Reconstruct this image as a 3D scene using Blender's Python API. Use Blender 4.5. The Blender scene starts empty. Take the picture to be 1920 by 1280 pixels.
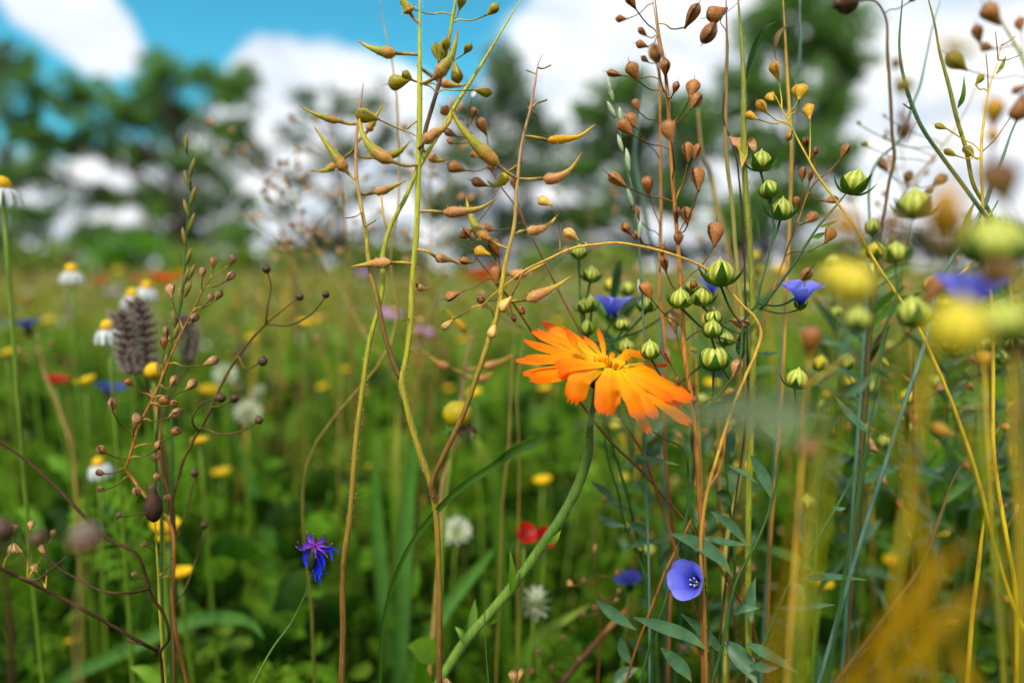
import bpy, math, random
import numpy as np
from mathutils import Vector, Matrix, Quaternion
random.seed(7); rng = np.random.default_rng(7)
scene = bpy.context.scene
col = scene.collection
R = math.radians

# ------------------------------------------------------------------ camera
FPX, HORIZON, FOCUS = 1280.0, 505.0, 0.26          # 24 mm lens seen at 1920 x 1280
PITCH = math.atan((640 - HORIZON) / FPX)
CAM = Vector((0, 0, 0.5))
cam = bpy.data.cameras.new('camera'); camo = bpy.data.objects.new('camera', cam); col.objects.link(camo)
camo.location = CAM; camo.rotation_euler = (math.pi / 2 - PITCH, 0, 0)
cam.lens = 24; cam.sensor_width = 36; cam.clip_start = 0.01; cam.clip_end = 3000
cam.dof.use_dof = True; cam.dof.focus_distance = FOCUS; cam.dof.aperture_fstop = 3.3
cam.dof.aperture_blades = 0
scene.camera = camo
FW = Vector((0, math.cos(PITCH), -math.sin(PITCH))); UP = Vector((0, math.sin(PITCH), math.cos(PITCH))); RT = Vector((1, 0, 0))
def P(px, py, d):                                   # photo pixel at depth d (metres along the view axis)
    return CAM + d * (FW + RT * ((px - 960) / FPX) + UP * ((640 - py) / FPX))
def proj(p):
    v = p - CAM; d = v.dot(FW)
    return 960 + v.dot(RT) / d * FPX, 640 - v.dot(UP) / d * FPX, d

# ------------------------------------------------------------------ sky, sun, exposure
SUN_EL, SUN_AZ = R(52), R(205)                      # azimuth clockwise from +Y: behind the camera, a little to the left
world = bpy.data.worlds.new('World'); scene.world = world; world.use_nodes = True
wt = world.node_tree; wt.nodes.clear()
def wn(t, **kw):
    n = wt.nodes.new(t)
    for k, v in kw.items(): setattr(n, k, v)
    return n
wl = wt.links.new
wo = wn('ShaderNodeOutputWorld'); bg = wn('ShaderNodeBackground'); bg.inputs['Strength'].default_value = 0.1
wl(bg.outputs[0], wo.inputs[0])
sky = wn('ShaderNodeTexSky', sky_type='NISHITA', sun_disc=False, sun_elevation=SUN_EL, sun_rotation=SUN_AZ)
sky.ozone_density = 0.4; sky.air_density = 1.0; sky.dust_density = 0.3
tint = wn('ShaderNodeMix', data_type='RGBA', blend_type='MULTIPLY'); tint.inputs[0].default_value = 1
tint.inputs[7].default_value = (0.34, 1.30, 1.30, 1)
wl(sky.outputs[0], tint.inputs[6])
tc = wn('ShaderNodeTexCoord'); sep = wn('ShaderNodeSeparateXYZ'); wl(tc.outputs['Generated'], sep.inputs[0])
def wmath(op, a, b=None, clamp=False):
    m = wn('ShaderNodeMath', operation=op, use_clamp=clamp)
    for i, v in enumerate((a, b)):
        if v is None: continue
        if isinstance(v, (int, float)): m.inputs[i].default_value = v
        else: wl(v, m.inputs[i])
    return m.outputs[0]
zz = wmath('ADD', wmath('MAXIMUM', sep.outputs[2], 0.0), 0.22)
cmb = wn('ShaderNodeCombineXYZ'); wl(wmath('DIVIDE', sep.outputs[0], zz), cmb.inputs[0]); wl(wmath('DIVIDE', sep.outputs[1], zz), cmb.inputs[1])
cn = wn('ShaderNodeTexNoise'); cn.inputs['Scale'].default_value = 1.3; cn.inputs['Detail'].default_value = 6; cn.inputs['Roughness'].default_value = 0.55
wl(cmb.outputs[0], cn.inputs['Vector'])
cn3 = wn('ShaderNodeTexNoise'); cn3.inputs['Scale'].default_value = 8.5; cn3.inputs['Detail'].default_value = 5; cn3.inputs['Roughness'].default_value = 0.6; wl(tc.outputs['Generated'], cn3.inputs['Vector'])
cover = wmath('ADD', wmath('MULTIPLY', wmath('SUBTRACT', cn.outputs['Fac'], 0.5), 1.3), 0.62)
cover = wmath('ADD', cover, wmath('MULTIPLY', wmath('SUBTRACT', cn3.outputs['Fac'], 0.5), 2.3))
hz = wn('ShaderNodeMapRange', interpolation_type='SMOOTHSTEP'); wl(sep.outputs[2], hz.inputs['Value'])   # cloud banks close up towards the horizon
hz.inputs['From Min'].default_value = 0.0; hz.inputs['From Max'].default_value = 0.26; hz.inputs['To Min'].default_value = 0.9; hz.inputs['To Max'].default_value = 0
cover = wmath('ADD', cover, hz.outputs[0])
def blob(px, py, rad, amt):                          # one cloud bank or clear patch, by its direction in the sky
    global cover
    d = (P(px, py, 1) - CAM).normalized()
    vd = wn('ShaderNodeVectorMath', operation='DISTANCE'); wl(tc.outputs['Generated'], vd.inputs[0]); vd.inputs[1].default_value = d
    mr = wn('ShaderNodeMapRange', interpolation_type='SMOOTHSTEP')
    mr.inputs['From Min'].default_value = rad / FPX * 0.05; mr.inputs['From Max'].default_value = rad / FPX
    mr.inputs['To Min'].default_value = amt; mr.inputs['To Max'].default_value = 0
    wl(vd.outputs['Value'], mr.inputs['Value']); cover = wmath('ADD', cover, mr.outputs[0])
for b in [(330, -40, 420, -1.0), (640, -80, 380, -1.0), (0, 130, 280, -0.8), (850, -20, 240, -0.6), (330, 80, 170, -0.55), (300, 30, 120, -0.3),
          (80, -30, 130, 1.0), (160, 45, 150, 1.6), (225, 100, 90, 1.0), (60, 120, 160, -0.5), (340, 140, 120, -0.4), (500, 210, 220, 1.3), (560, 130, 130, 0.9), (680, 160, 160, 1.0), (470, 110, 90, 0.5),
          (1250, 120, 500, 0.55), (1800, 250, 500, 0.35), (1000, 450, 400, 0.4)]: blob(*b)
cmask = wn('ShaderNodeMapRange', interpolation_type='SMOOTHSTEP'); cmask.inputs['From Min'].default_value = 0.22; cmask.inputs['From Max'].default_value = 0.80
wl(cover, cmask.inputs['Value'])
cn2 = wn('ShaderNodeTexNoise'); cn2.inputs['Scale'].default_value = 2.6; cn2.inputs['Detail'].default_value = 4; wl(cmb.outputs[0], cn2.inputs['Vector'])
cr = wn('ShaderNodeValToRGB'); cr.color_ramp.elements[0].position = 0.32; cr.color_ramp.elements[0].color = (5.2, 6.0, 7.0, 1)
cr.color_ramp.elements[1].position = 0.6; cr.color_ramp.elements[1].color = (9.2, 9.3, 9.5, 1); wl(cn2.outputs['Fac'], cr.inputs[0])
mixc = wn('ShaderNodeMix', data_type='RGBA'); wl(cmask.outputs[0], mixc.inputs[0]); wl(tint.outputs[2], mixc.inputs[6]); wl(cr.outputs[0], mixc.inputs[7])
wl(mixc.outputs[2], bg.inputs[0])
sl = bpy.data.lights.new('sun', 'SUN'); slo = bpy.data.objects.new('sun', sl); col.objects.link(slo)
sl.energy = 3.0; sl.angle = R(8); sl.color = (1.0, 0.95, 0.86)
sdir = Vector((math.sin(SUN_AZ) * math.cos(SUN_EL), math.cos(SUN_AZ) * math.cos(SUN_EL), math.sin(SUN_EL)))
slo.rotation_euler = sdir.to_track_quat('Z', 'Y').to_euler(); slo.location = (0, -2, 6)
vs = scene.view_settings; vs.view_transform = 'Standard'; vs.look = 'None'; vs.exposure = 0.4; vs.gamma = 1
scene.cycles.use_denoising = True
scene.cycles.max_bounces = 6; scene.cycles.transparent_max_bounces = 4; scene.cycles.caustics_reflective = False; scene.cycles.caustics_refractive = False

# ------------------------------------------------------------------ materials
def S(r, g, b):
    f = lambda c: (c / 255 / 12.92) if c <= 10.3 else ((c / 255 + 0.055) / 1.055) ** 2.4
    return (f(r), f(g), f(b), 1)
MATS = {}
def mat(name, stops, rough=0.55, trans=0.0, var=0.25, nscale=400, bump=0.15, spots=None, island=0.0, objvar=0.12, stripes=None, spec=0.3, attr='along', hue=0.0, deep=1.25, streak=False):
    m = bpy.data.materials.new(name); m.use_nodes = True; t = m.node_tree; t.nodes.clear(); L = t.links.new
    def n(ty, **kw):
        x = t.nodes.new(ty)
        for k, v in kw.items(): setattr(x, k, v)
        return x
    out = n('ShaderNodeOutputMaterial'); pb = n('ShaderNodeBsdfPrincipled')
    pb.inputs['Roughness'].default_value = rough; pb.inputs['Specular IOR Level'].default_value = spec
    if not isinstance(stops, list): stops = [(0, stops)]
    stops = [(p_, tuple(x ** deep for x in c_[:3]) + (1,)) for p_, c_ in stops]
    if spots: spots = tuple(x ** deep for x in spots[:3]) + (1,)
    at = n('ShaderNodeAttribute', attribute_name=attr)
    if len(stops) > 1:
        rp = n('ShaderNodeValToRGB'); e = rp.color_ramp.elements
        while len(e) < len(stops): e.new(0.5)
        for i, (p, c) in enumerate(stops): e[i].position = p; e[i].color = c
        L(at.outputs['Fac'], rp.inputs[0]); c = rp.outputs[0]
    else:
        rg = n('ShaderNodeRGB'); rg.outputs[0].default_value = stops[0][1]; c = rg.outputs[0]
    geo = n('ShaderNodeNewGeometry'); oi = n('ShaderNodeObjectInfo')
    ns = n('ShaderNodeTexNoise'); ns.inputs['Scale'].default_value = nscale; ns.inputs['Detail'].default_value = 4
    mp = n('ShaderNodeMapping'); mp.inputs['Scale'].default_value = (1, 1, .12 if streak else 1); L(geo.outputs['Position'], mp.inputs['Vector']); L(mp.outputs[0], ns.inputs['Vector'])
    if stripes:
        an = n('ShaderNodeAttribute', attribute_name='ang')
        mx = n('ShaderNodeMix', data_type='RGBA'); mr = n('ShaderNodeMapRange'); mr.inputs['From Min'].default_value = 0.25; mr.inputs['From Max'].default_value = 0.8
        L(an.outputs['Fac'], mr.inputs['Value']); L(mr.outputs[0], mx.inputs[0]); mx.inputs[7].default_value = stripes; L(c, mx.inputs[6]); c = mx.outputs[2]
    if spots:
        n2 = n('ShaderNodeTexNoise'); n2.inputs['Scale'].default_value = nscale * 1.6; n2.inputs['Detail'].default_value = 3; L(mp.outputs[0], n2.inputs['Vector'])
        mr = n('ShaderNodeMapRange'); mr.inputs['From Min'].default_value = 0.56; mr.inputs['From Max'].default_value = 0.72; L(n2.outputs['Fac'], mr.inputs['Value'])
        mx = n('ShaderNodeMix', data_type='RGBA'); L(mr.outputs[0], mx.inputs[0]); L(c, mx.inputs[6]); mx.inputs[7].default_value = spots; c = mx.outputs[2]
    hv = n('ShaderNodeHueSaturation'); L(c, hv.inputs['Color'])
    def mth(op, a, b):
        x = n('ShaderNodeMath', operation=op)
        for i, v in enumerate((a, b)):
            if isinstance(v, (int, float)): x.inputs[i].default_value = v
            else: L(v, x.inputs[i])
        return x.outputs[0]
    v = mth('ADD', mth('MULTIPLY', mth('SUBTRACT', ns.outputs['Fac'], 0.5), var * 3.4), 1.0)
    v = mth('ADD', v, mth('MULTIPLY', mth('SUBTRACT', oi.outputs['Random'], 0.5), objvar * 2))
    if island: v = mth('ADD', v, mth('MULTIPLY', mth('SUBTRACT', geo.outputs['Random Per Island'], 0.5), island * 2))
    L(v, hv.inputs['Value'])
    if hue: L(mth('ADD', mth('MULTIPLY', mth('SUBTRACT', geo.outputs['Random Per Island'], 0.5), hue), 0.5), hv.inputs['Hue'])
    c = hv.outputs[0]; L(c, pb.inputs['Base Color'])
    if bump:
        bp = n('ShaderNodeBump'); bp.inputs['Strength'].default_value = bump; bp.inputs['Distance'].default_value = 0.0006
        L(ns.outputs['Fac'], bp.inputs['Height']); L(bp.outputs[0], pb.inputs['Normal'])
    if trans:
        tr = n('ShaderNodeBsdfTranslucent'); L(c, tr.inputs['Color']); ms = n('ShaderNodeMixShader'); ms.inputs[0].default_value = trans
        L(pb.outputs[0], ms.inputs[1]); L(tr.outputs[0], ms.inputs[2]); L(ms.outputs[0], out.inputs[0])
    else: L(pb.outputs[0], out.inputs[0])
    MATS[name] = m; return m

mat('radish_stem', [(0, S(186, 190, 62)), (0.2, S(178, 178, 50)), (0.31, S(160, 140, 50)), (0.42, S(124, 94, 50)), (1, S(104, 80, 46))], 0.5, bump=0.4, nscale=900, streak=True, var=0.4, spots=S(168, 128, 56))
mat('radish_branch', [(0, S(190, 146, 120)), (0.3, S(192, 160, 100)), (0.5, S(190, 172, 64)), (0.8, S(138, 108, 48)), (1, S(120, 92, 46))], 0.5, bump=0.3, nscale=900, streak=True, var=0.4, spots=S(150, 104, 62))
mat('radish_pod', [(0, S(206, 156, 72)), (0.22, S(196, 152, 76)), (0.4, S(172, 168, 48)), (0.8, S(206, 186, 40)), (1, S(196, 120, 44))], 0.45, trans=0.12, var=0.3, bump=0.3, nscale=1100)
mat('pink_pod', [(0, S(206, 166, 92)), (0.25, S(208, 150, 104)), (0.45, S(200, 160, 84)), (0.75, S(206, 182, 72)), (1, S(206, 150, 100))], 0.45, trans=0.12, var=0.3, bump=0.3, nscale=1100)
mat('yellow_pod', [(0, S(214, 158, 20)), (0.5, S(232, 186, 10)), (1, S(226, 190, 20))], 0.4, trans=0.12, var=0.2, nscale=1100)
mat('hair', S(232, 228, 200), 0.4, trans=0.3, var=0, bump=0)
mat('green_silicle', [(0, S(190, 176, 40)), (0.5, S(176, 164, 34)), (1, S(160, 146, 40))], 0.42, trans=0.08, var=0.3, spots=S(140, 104, 40), nscale=1100, stripes=S(110, 92, 26))
mat('yellow_silicle', [(0, S(226, 186, 70)), (0.6, S(222, 178, 60)), (1, S(196, 150, 50))], 0.42, trans=0.08, var=0.25, spots=S(170, 116, 40), nscale=1100, stripes=S(150, 100, 30))
mat('pale_silicle', [(0, S(226, 190, 96)), (0.6, S(230, 200, 120)), (1, S(206, 164, 90))], 0.42, trans=0.08, var=0.2, spots=S(196, 140, 70), nscale=1100, stripes=S(176, 128, 60))
mat('brown_silicle', [(0, S(146, 98, 44)), (0.5, S(182, 126, 62)), (0.9, S(172, 122, 68)), (1, S(70, 50, 28))], 0.4, var=0.35, spots=S(96, 58, 28), bump=0.5, objvar=0.2, nscale=1100, stripes=S(60, 36, 18))
mat('tan_silicle', [(0, S(170, 128, 74)), (0.6, S(204, 164, 112)), (1, S(110, 80, 48))], 0.45, var=0.35, spots=S(112, 72, 44), bump=0.6, objvar=0.2, nscale=1100, stripes=S(86, 56, 32))
mat('dark_silicle', [(0, S(70, 50, 28)), (1, S(96, 74, 50))], 0.5, var=0.4, bump=0.5, deep=1.1)
mat('brown_stem', [(0, S(166, 122, 60)), (0.22, S(194, 140, 68)), (0.34, S(160, 108, 54)), (0.5, S(116, 84, 42)), (1, S(96, 80, 34))], 0.5, bump=0.3, nscale=700, streak=True, var=0.4, spots=S(120, 74, 36))
mat('dull_stem', [(0, S(132, 92, 48)), (0.6, S(146, 104, 50)), (1, S(110, 92, 50))], 0.55, bump=0.3, nscale=700, streak=True, var=0.4)
mat('dark_stem', [(0, S(84, 56, 26)), (1, S(70, 46, 22))], 0.6, bump=0.4, nscale=700, streak=True, var=0.4, deep=1.1)
mat('olive_stem', [(0, S(112, 88, 38)), (1, S(84, 66, 28))], 0.6, bump=0.3, streak=True, var=0.4, deep=1.1)
mat('straw_stem', [(0, S(214, 174, 76)), (0.25, S(214, 174, 82)), (0.36, S(166, 128, 60)), (0.5, S(110, 94, 42)), (1, S(84, 90, 36))], 0.45, bump=0.2, streak=True, var=0.4, spots=S(166, 120, 60))
mat('yellow_stem', [(0, S(222, 190, 60)), (0.45, S(206, 178, 34)), (0.75, S(150, 144, 30)), (1, S(88, 104, 28))], 0.45, bump=0.2, streak=True, var=0.4, spots=S(176, 136, 40))
mat('green_stem', [(0, S(158, 160, 60)), (0.5, S(152, 160, 50)), (1, S(96, 116, 40))], 0.5, bump=0.4, nscale=900, streak=True, var=0.4, spots=S(126, 112, 50))
mat('ribbed_stem', [(0, S(150, 110, 74)), (0.2, S(176, 172, 96)), (0.6, S(160, 166, 60)), (1, S(100, 116, 48))], 0.5, bump=0.4, nscale=900, streak=True, var=0.4)
mat('flax_stem', [(0, S(82, 116, 56)), (0.5, S(58, 92, 50)), (1, S(44, 74, 34))], 0.5, bump=0.2, streak=True, var=0.4)
mat('blue_stem', [(0, S(120, 150, 130)), (0.5, S(96, 132, 110)), (1, S(70, 104, 60))], 0.5, bump=0.2, streak=True, var=0.4)
mat('marigold_stem', [(0, S(70, 100, 34)), (0.25, S(112, 144, 50)), (1, S(128, 156, 60))], 0.5, bump=0.5, nscale=1200, streak=True, var=0.4, deep=1.0)
mat('flax_capsule', [(0, S(130, 150, 36)), (0.5, S(168, 176, 54)), (1, S(150, 166, 76))], 0.38, trans=0.08, var=0.2, stripes=S(200, 198, 92), bump=0.15)
mat('ripe_capsule', [(0, S(150, 140, 20)), (0.5, S(206, 186, 24)), (1, S(196, 180, 40))], 0.4, trans=0.08, var=0.2, stripes=S(226, 206, 60), bump=0.15)
mat('sepal', [(0, S(112, 150, 50)), (1, S(66, 112, 40))], 0.45, trans=0.25, var=0.25)
mat('flax_leaf', [(0, S(84, 120, 82)), (0.7, S(96, 132, 96)), (1, S(128, 140, 80))], 0.42, trans=0.2, var=0.35, nscale=250, spots=S(120, 140, 92))
mat('dark_leaf', [(0, S(46, 84, 26)), (1, S(60, 96, 26))], 0.45, trans=0.25, var=0.3, nscale=250)
mat('flax_petal', [(0, S(40, 44, 120)), (0.2, S(66, 72, 190)), (0.5, S(132, 138, 242)), (1, S(164, 164, 252))], 0.5, trans=0.4, var=0.15, nscale=300)
mat('marigold_petal', [(0, S(255, 198, 8)), (0.3, S(255, 168, 4)), (0.7, S(255, 140, 0)), (1, S(252, 104, 0))], 0.5, trans=0.38, var=0.12, nscale=260, bump=0.2, objvar=0.06, deep=1.0, spec=.15)
mat('marigold_floret', [(0, S(255, 176, 6)), (1, S(255, 206, 20))], 0.5, trans=0.3, var=0.12)
mat('calyx', [(0, S(40, 58, 20)), (1, S(58, 66, 24))], 0.6, var=0.4, bump=0.5)
mat('corn_violet', [(0, S(176, 92, 206)), (0.5, S(120, 70, 190)), (0.85, S(96, 60, 150)), (1, S(190, 140, 150))], 0.5, trans=0.25, var=0.25)
mat('corn_blue', [(0, S(44, 36, 150)), (0.5, S(44, 60, 210)), (1, S(60, 96, 226))], 0.5, trans=0.25, var=0.3)
mat('cornflower_blue', [(0, S(60, 60, 160)), (1, S(92, 96, 196))], 0.5, trans=0.3, var=0.2)
mat('daisy_disc', [(0, S(206, 150, 4)), (1, S(240, 200, 8))], 0.7, var=0.35, nscale=1500, bump=0.8)
mat('daisy_petal', [(0, S(226, 226, 222)), (1, S(236, 238, 240))], 0.5, trans=0.35, var=0.08)
mat('yellow_petal', [(0, S(236, 190, 6)), (1, S(246, 214, 10))], 0.45, trans=0.3, var=0.1)
mat('orange_petal', [(0, S(250, 150, 6)), (1, S(250, 110, 6))], 0.45, trans=0.3, var=0.1)
mat('red_petal', [(0, S(170, 26, 14)), (1, S(210, 44, 24))], 0.45, trans=0.35, var=0.15)
mat('magenta_petal', [(0, S(120, 30, 80)), (1, S(150, 40, 110))], 0.45, trans=0.35, var=0.15)
mat('pink_petal', [(0, S(196, 150, 206)), (1, S(214, 176, 222))], 0.5, trans=0.35, var=0.1)
mat('clover_floret', [(0, S(200, 206, 150)), (1, S(236, 236, 220))], 0.5, trans=0.3, var=0.15)
mat('herb_stem', [(0, S(126, 150, 50)), (1, S(96, 128, 36))], 0.5, bump=0, streak=True, var=0.4)
mat('tan_stem', [(0, S(206, 180, 120)), (0.22, S(172, 150, 76)), (0.42, S(120, 120, 48)), (0.65, S(80, 104, 34))], 0.5, bump=0, streak=True, var=0.4)
mat('phacelia', [(0, S(92, 76, 64)), (1, S(140, 124, 112))], 0.8, var=0.5, nscale=600, bump=0.4, island=0.35)
mat('phacelia_fuzz', S(186, 180, 172), 0.6, trans=0.2, var=0.2, bump=0)
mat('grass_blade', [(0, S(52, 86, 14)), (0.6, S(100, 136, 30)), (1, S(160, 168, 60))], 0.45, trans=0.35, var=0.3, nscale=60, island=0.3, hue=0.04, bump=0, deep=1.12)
mat('dry_blade', [(0, S(196, 170, 50)), (1, S(222, 196, 90))], 0.5, trans=0.35, var=0.2, nscale=60, island=0.25, bump=0)
mat('sweep_blade', [(0, S(70, 116, 28)), (0.6, S(84, 116, 40)), (0.8, S(120, 132, 84)), (1, S(128, 140, 104))], 0.45, trans=0.25, var=0.2, nscale=120, bump=0)
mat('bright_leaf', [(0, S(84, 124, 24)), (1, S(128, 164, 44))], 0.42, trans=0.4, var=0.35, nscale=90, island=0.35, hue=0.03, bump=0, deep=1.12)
mat('deep_shaded_leaf', [(0, S(36, 70, 12)), (1, S(66, 104, 20))], 0.4, trans=0.35, var=0.35, nscale=90, island=0.35, hue=0.03, bump=0, deep=1.12)  # leaf green darkened further, putting the undergrowth's shade into the colour
mat('broad_blade', [(0, S(70, 112, 40)), (0.5, S(104, 146, 70)), (1, S(90, 140, 40))], 0.4, trans=0.3, var=0.2, nscale=120, bump=0)
mat('ochre_blade', [(0, S(150, 122, 10)), (0.5, S(186, 152, 14)), (1, S(170, 140, 14))], 0.5, trans=0.35, var=0.2, nscale=120, bump=0)
mat('tree_leaf', [(0, S(96, 136, 56)), (1, S(118, 156, 66))], 0.5, trans=0.45, var=0.45, nscale=1.2, island=0.5, hue=0.03, bump=0, deep=1.0)
mat('tree_leaf_cool', [(0, S(100, 126, 84)), (1, S(120, 144, 92))], 0.5, trans=0.45, var=0.45, nscale=1.2, island=0.5, hue=0.03, bump=0, deep=1.0)
mat('shrub_leaf', [(0, S(44, 62, 30)), (1, S(56, 78, 34))], 0.5, trans=0.25, var=0.4, nscale=1.5, island=0.5, bump=0)
mat('lime_leaf', [(0, S(104, 156, 34)), (1, S(124, 172, 40))], 0.5, trans=0.35, var=0.3, nscale=1.5, island=0.3, bump=0)
mat('bark', [(0, S(84, 72, 60)), (1, S(66, 56, 46))], 0.85, var=0.5, nscale=6, bump=0.6)
mat('soil', S(50, 52, 24), 0.9, var=0.6, nscale=7, bump=0.5, objvar=0)  # soil colour darkened so gaps between the leaves read as deep shade
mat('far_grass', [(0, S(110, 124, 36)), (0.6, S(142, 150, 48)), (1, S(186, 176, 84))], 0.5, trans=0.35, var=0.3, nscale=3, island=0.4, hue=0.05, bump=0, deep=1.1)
mat('far_leaf', [(0, S(104, 134, 40)), (1, S(150, 164, 56))], 0.5, trans=0.35, var=0.35, nscale=2.5, island=0.45, hue=0.06, bump=0, deep=1.1)
mat('lime_blade', [(0, S(150, 150, 20)), (1, S(206, 196, 24))], 0.5, trans=0.4, var=0.2, nscale=120, bump=0)
# ------------------------------------------------------------------ mesh helpers
def mesh(name, verts, faces, along=None, ang=None, mats=(), mi=None, smooth=True):
    me = bpy.data.meshes.new(name); me.from_pydata([tuple(v) for v in verts], [], faces)
    for m in mats: me.materials.append(MATS[m])
    if along is not None:
        a = me.attributes.new('along', 'FLOAT', 'POINT'); a.data.foreach_set('value', along)
    if ang is not None:
        a = me.attributes.new('ang', 'FLOAT', 'POINT'); a.data.foreach_set('value', ang)
    if mi is not None: me.polygons.foreach_set('material_index', mi)
    if smooth: me.polygons.foreach_set('use_smooth', [True] * len(me.polygons))
    me.update(); return me
def link(name, data, parent=None, loc=None, rot=None, scale=None):
    o = bpy.data.objects.new(name, data); col.objects.link(o)
    if parent is not None: o.parent = parent
    if loc is not None: o.location = loc
    if rot is not None: o.rotation_mode = 'QUATERNION'; o.rotation_quaternion = rot
    if scale is not None: o.scale = scale if not isinstance(scale, (int, float)) else (scale,) * 3
    return o
def tag(o, label, cat, group=None, kind=None):
    if label: o['label'] = label
    if cat: o['category'] = cat
    if group: o['group'] = group
    if kind: o['kind'] = kind
    return o
def check_path(px, lab):
    for i in range(1, len(px) - 1):
        a = Vector(px[i]) - Vector(px[i - 1]); b = Vector(px[i + 1]) - Vector(px[i])
        if a.length > 12 and b.length > 12 and a.angle(b) > 1.1: print('KINK', lab, px[i])
def smooth_path(pts, sub=5):
    pts = [Vector(p) for p in pts]
    if len(pts) < 3: return [pts[0].lerp(pts[-1], i / sub) for i in range(sub + 1)]
    n = len(pts); h = [max(1e-7, (pts[i + 1] - pts[i]).length) for i in range(n - 1)]; dl = [(pts[i + 1] - pts[i]) / h[i] for i in range(n - 1)]
    m = [dl[0]] + [(dl[i - 1] * h[i] + dl[i] * h[i - 1]) / (h[i] + h[i - 1]) for i in range(1, n - 1)] + [dl[-1]]; out = []
    for i in range(n - 1):                                    # Hermite with chord-length tangents: no overshoot on uneven readings
        for k in range(sub):
            t = k / sub; t2, t3 = t * t, t ** 3
            out.append(pts[i] * (2 * t3 - 3 * t2 + 1) + m[i] * (h[i] * (t3 - 2 * t2 + t)) + pts[i + 1] * (3 * t2 - 2 * t3) + m[i + 1] * (h[i] * (t3 - t2)))
    out.append(pts[-1]); return out
def tube_geo(pts, rad, sides=8, jit=0.04, cap=True):
    """rad(t) -> radius; returns verts, faces, along"""
    n = len(pts); V, F, A = [], [], []
    ln = [0]
    for i in range(1, n): ln.append(ln[-1] + (pts[i] - pts[i - 1]).length)
    tot = ln[-1] or 1
    nrm = None
    for i, p in enumerate(pts):
        tg = (pts[min(i + 1, n - 1)] - pts[max(i - 1, 0)]); tg = tg.normalized() if tg.length > 1e-9 else Vector((0, 0, 1))
        if nrm is None: nrm = tg.orthogonal().normalized()
        nrm = (nrm - tg * nrm.dot(tg)); nrm = nrm.normalized() if nrm.length > 1e-6 else tg.orthogonal().normalized()
        bn = tg.cross(nrm); t = ln[i] / tot; r = rad(t) * (1 + random.uniform(-jit, jit))
        for k in range(sides):
            a = 2 * math.pi * k / sides
            V.append(p + nrm * (r * math.cos(a)) + bn * (r * math.sin(a))); A.append(t)
    for i in range(n - 1):
        for k in range(sides):
            a, b = i * sides + k, i * sides + (k + 1) % sides
            F.append((a, b, b + sides, a + sides))
    if cap:
        F.append(tuple(range(sides - 1, -1, -1))); F.append(tuple((n - 1) * sides + k for k in range(sides)))
    return V, F, A
def blade_geo(pts, width, nrm, cup=0.15, nw=4, wave=0.0, twist=0.0):
    """a leaf or petal: width(t) full width, nrm face normal hint"""
    n = len(pts); V, F, A = [], [], []
    for i, p in enumerate(pts):
        t = i / (n - 1); tg = (pts[min(i + 1, n - 1)] - pts[max(i - 1, 0)]).normalized()
        nn = nrm - tg * nrm.dot(tg); nn = nn.normalized() if nn.length > 1e-6 else tg.orthogonal().normalized()
        if twist: nn = Quaternion(tg, twist * t) @ nn
        sd = tg.cross(nn); w = width(t)
        for k in range(nw + 1):
            u = k / nw * 2 - 1
            V.append(p + sd * (u * w / 2) + nn * (cup * w * (u * u - 0.4) + wave * w * math.sin(9 * t + 2.2 * u) * abs(u))); A.append(t)
    for i in range(n - 1):
        for k in range(nw):
            a = i * (nw + 1) + k; F.append((a, a + 1, a + nw + 2, a + nw + 1))
    return V, F, A
def lathe_geo(prof, sides=12, flat=1.0, ridge=0.0, ribs=0, ribamp=0.0):
    """prof: (r, z) list from base to tip"""
    V, F, A, G = [], [], [], []
    z0, z1 = prof[0][1], prof[-1][1]
    for r, z in prof:
        for k in range(sides):
            a = 2 * math.pi * k / sides
            rr = r * (1 + ribamp * math.cos(ribs * a)) if ribs else r
            x, y = rr * math.cos(a), rr * math.sin(a) * flat
            if ridge: x *= 1 + ridge * (abs(math.cos(a)) ** 14)
            V.append((x, y, z)); A.append((z - z0) / (z1 - z0)); G.append(0.5 + 0.5 * math.cos(ribs * a) if ribs else abs(math.cos(a)) ** 30 + .35 * abs(math.sin(6 * a + 5 * z)) ** 12)
    n = len(prof)
    for i in range(n - 1):
        for k in range(sides):
            a, b = i * sides + k, i * sides + (k + 1) % sides
            F.append((a, b, b + sides, a + sides))
    F.append(tuple(range(sides - 1, -1, -1))); F.append(tuple((n - 1) * sides + k for k in range(sides)))
    return V, F, A, G
def join(*gs):
    V, F, A, M = [], [], [], []
    for g, mi in gs:
        o = len(V); V += list(g[0]); F += [tuple(i + o for i in f) for f in g[1]]; A += list(g[2]); M += [mi] * len(g[1])
    return V, F, A, M
ZAX = Vector((0, 0, 1))
def aim(d, spin=None):
    q = ZAX.rotation_difference(Vector(d).normalized())
    return q @ Quaternion(ZAX, random.uniform(0, 6.28) if spin is None else spin)

# unit seed pods (base at origin, one unit long up +Z): pear-shaped silicles with a seam and a persistent style
def silicle(name, mats_, w=0.32, seed=0, open_=False):
    rs = random.Random(seed); prof = []
    shape = [(0, .07), (.08, .10), (.2, .19), (.35, .33), (.5, .44), (.64, .5), (.76, .48), (.86, .38), (.94, .22), (.985, .09), (1.0, .03)]
    for z, r in shape: prof.append((r * 2 * w * (1 + rs.uniform(-.05, .05)), z))
    V, F, A, G = lathe_geo(prof, 28, flat=0.82, ridge=0.07)
    V = [(x * (1 + .06 * math.sin(7 * z + seed)), y * (1 + .07 * math.cos(9 * z + 2 * seed)), z) for x, y, z in V]
    st = smooth_path([Vector((0, 0, .97)), Vector((.02 * (seed - 1), 0, 1.1)), Vector((.07 * (seed - 1), .03, 1.27))], 3)
    g = join(((V, F, A), 0), (tube_geo(st, lambda t: .018 * (1 - .6 * t), 5), 0)); G = G + [.8] * (len(g[0]) - len(G))
    return [mesh(name, *g[:3], G, mats=(m,)) for m in mats_]
SIL = {}
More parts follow.
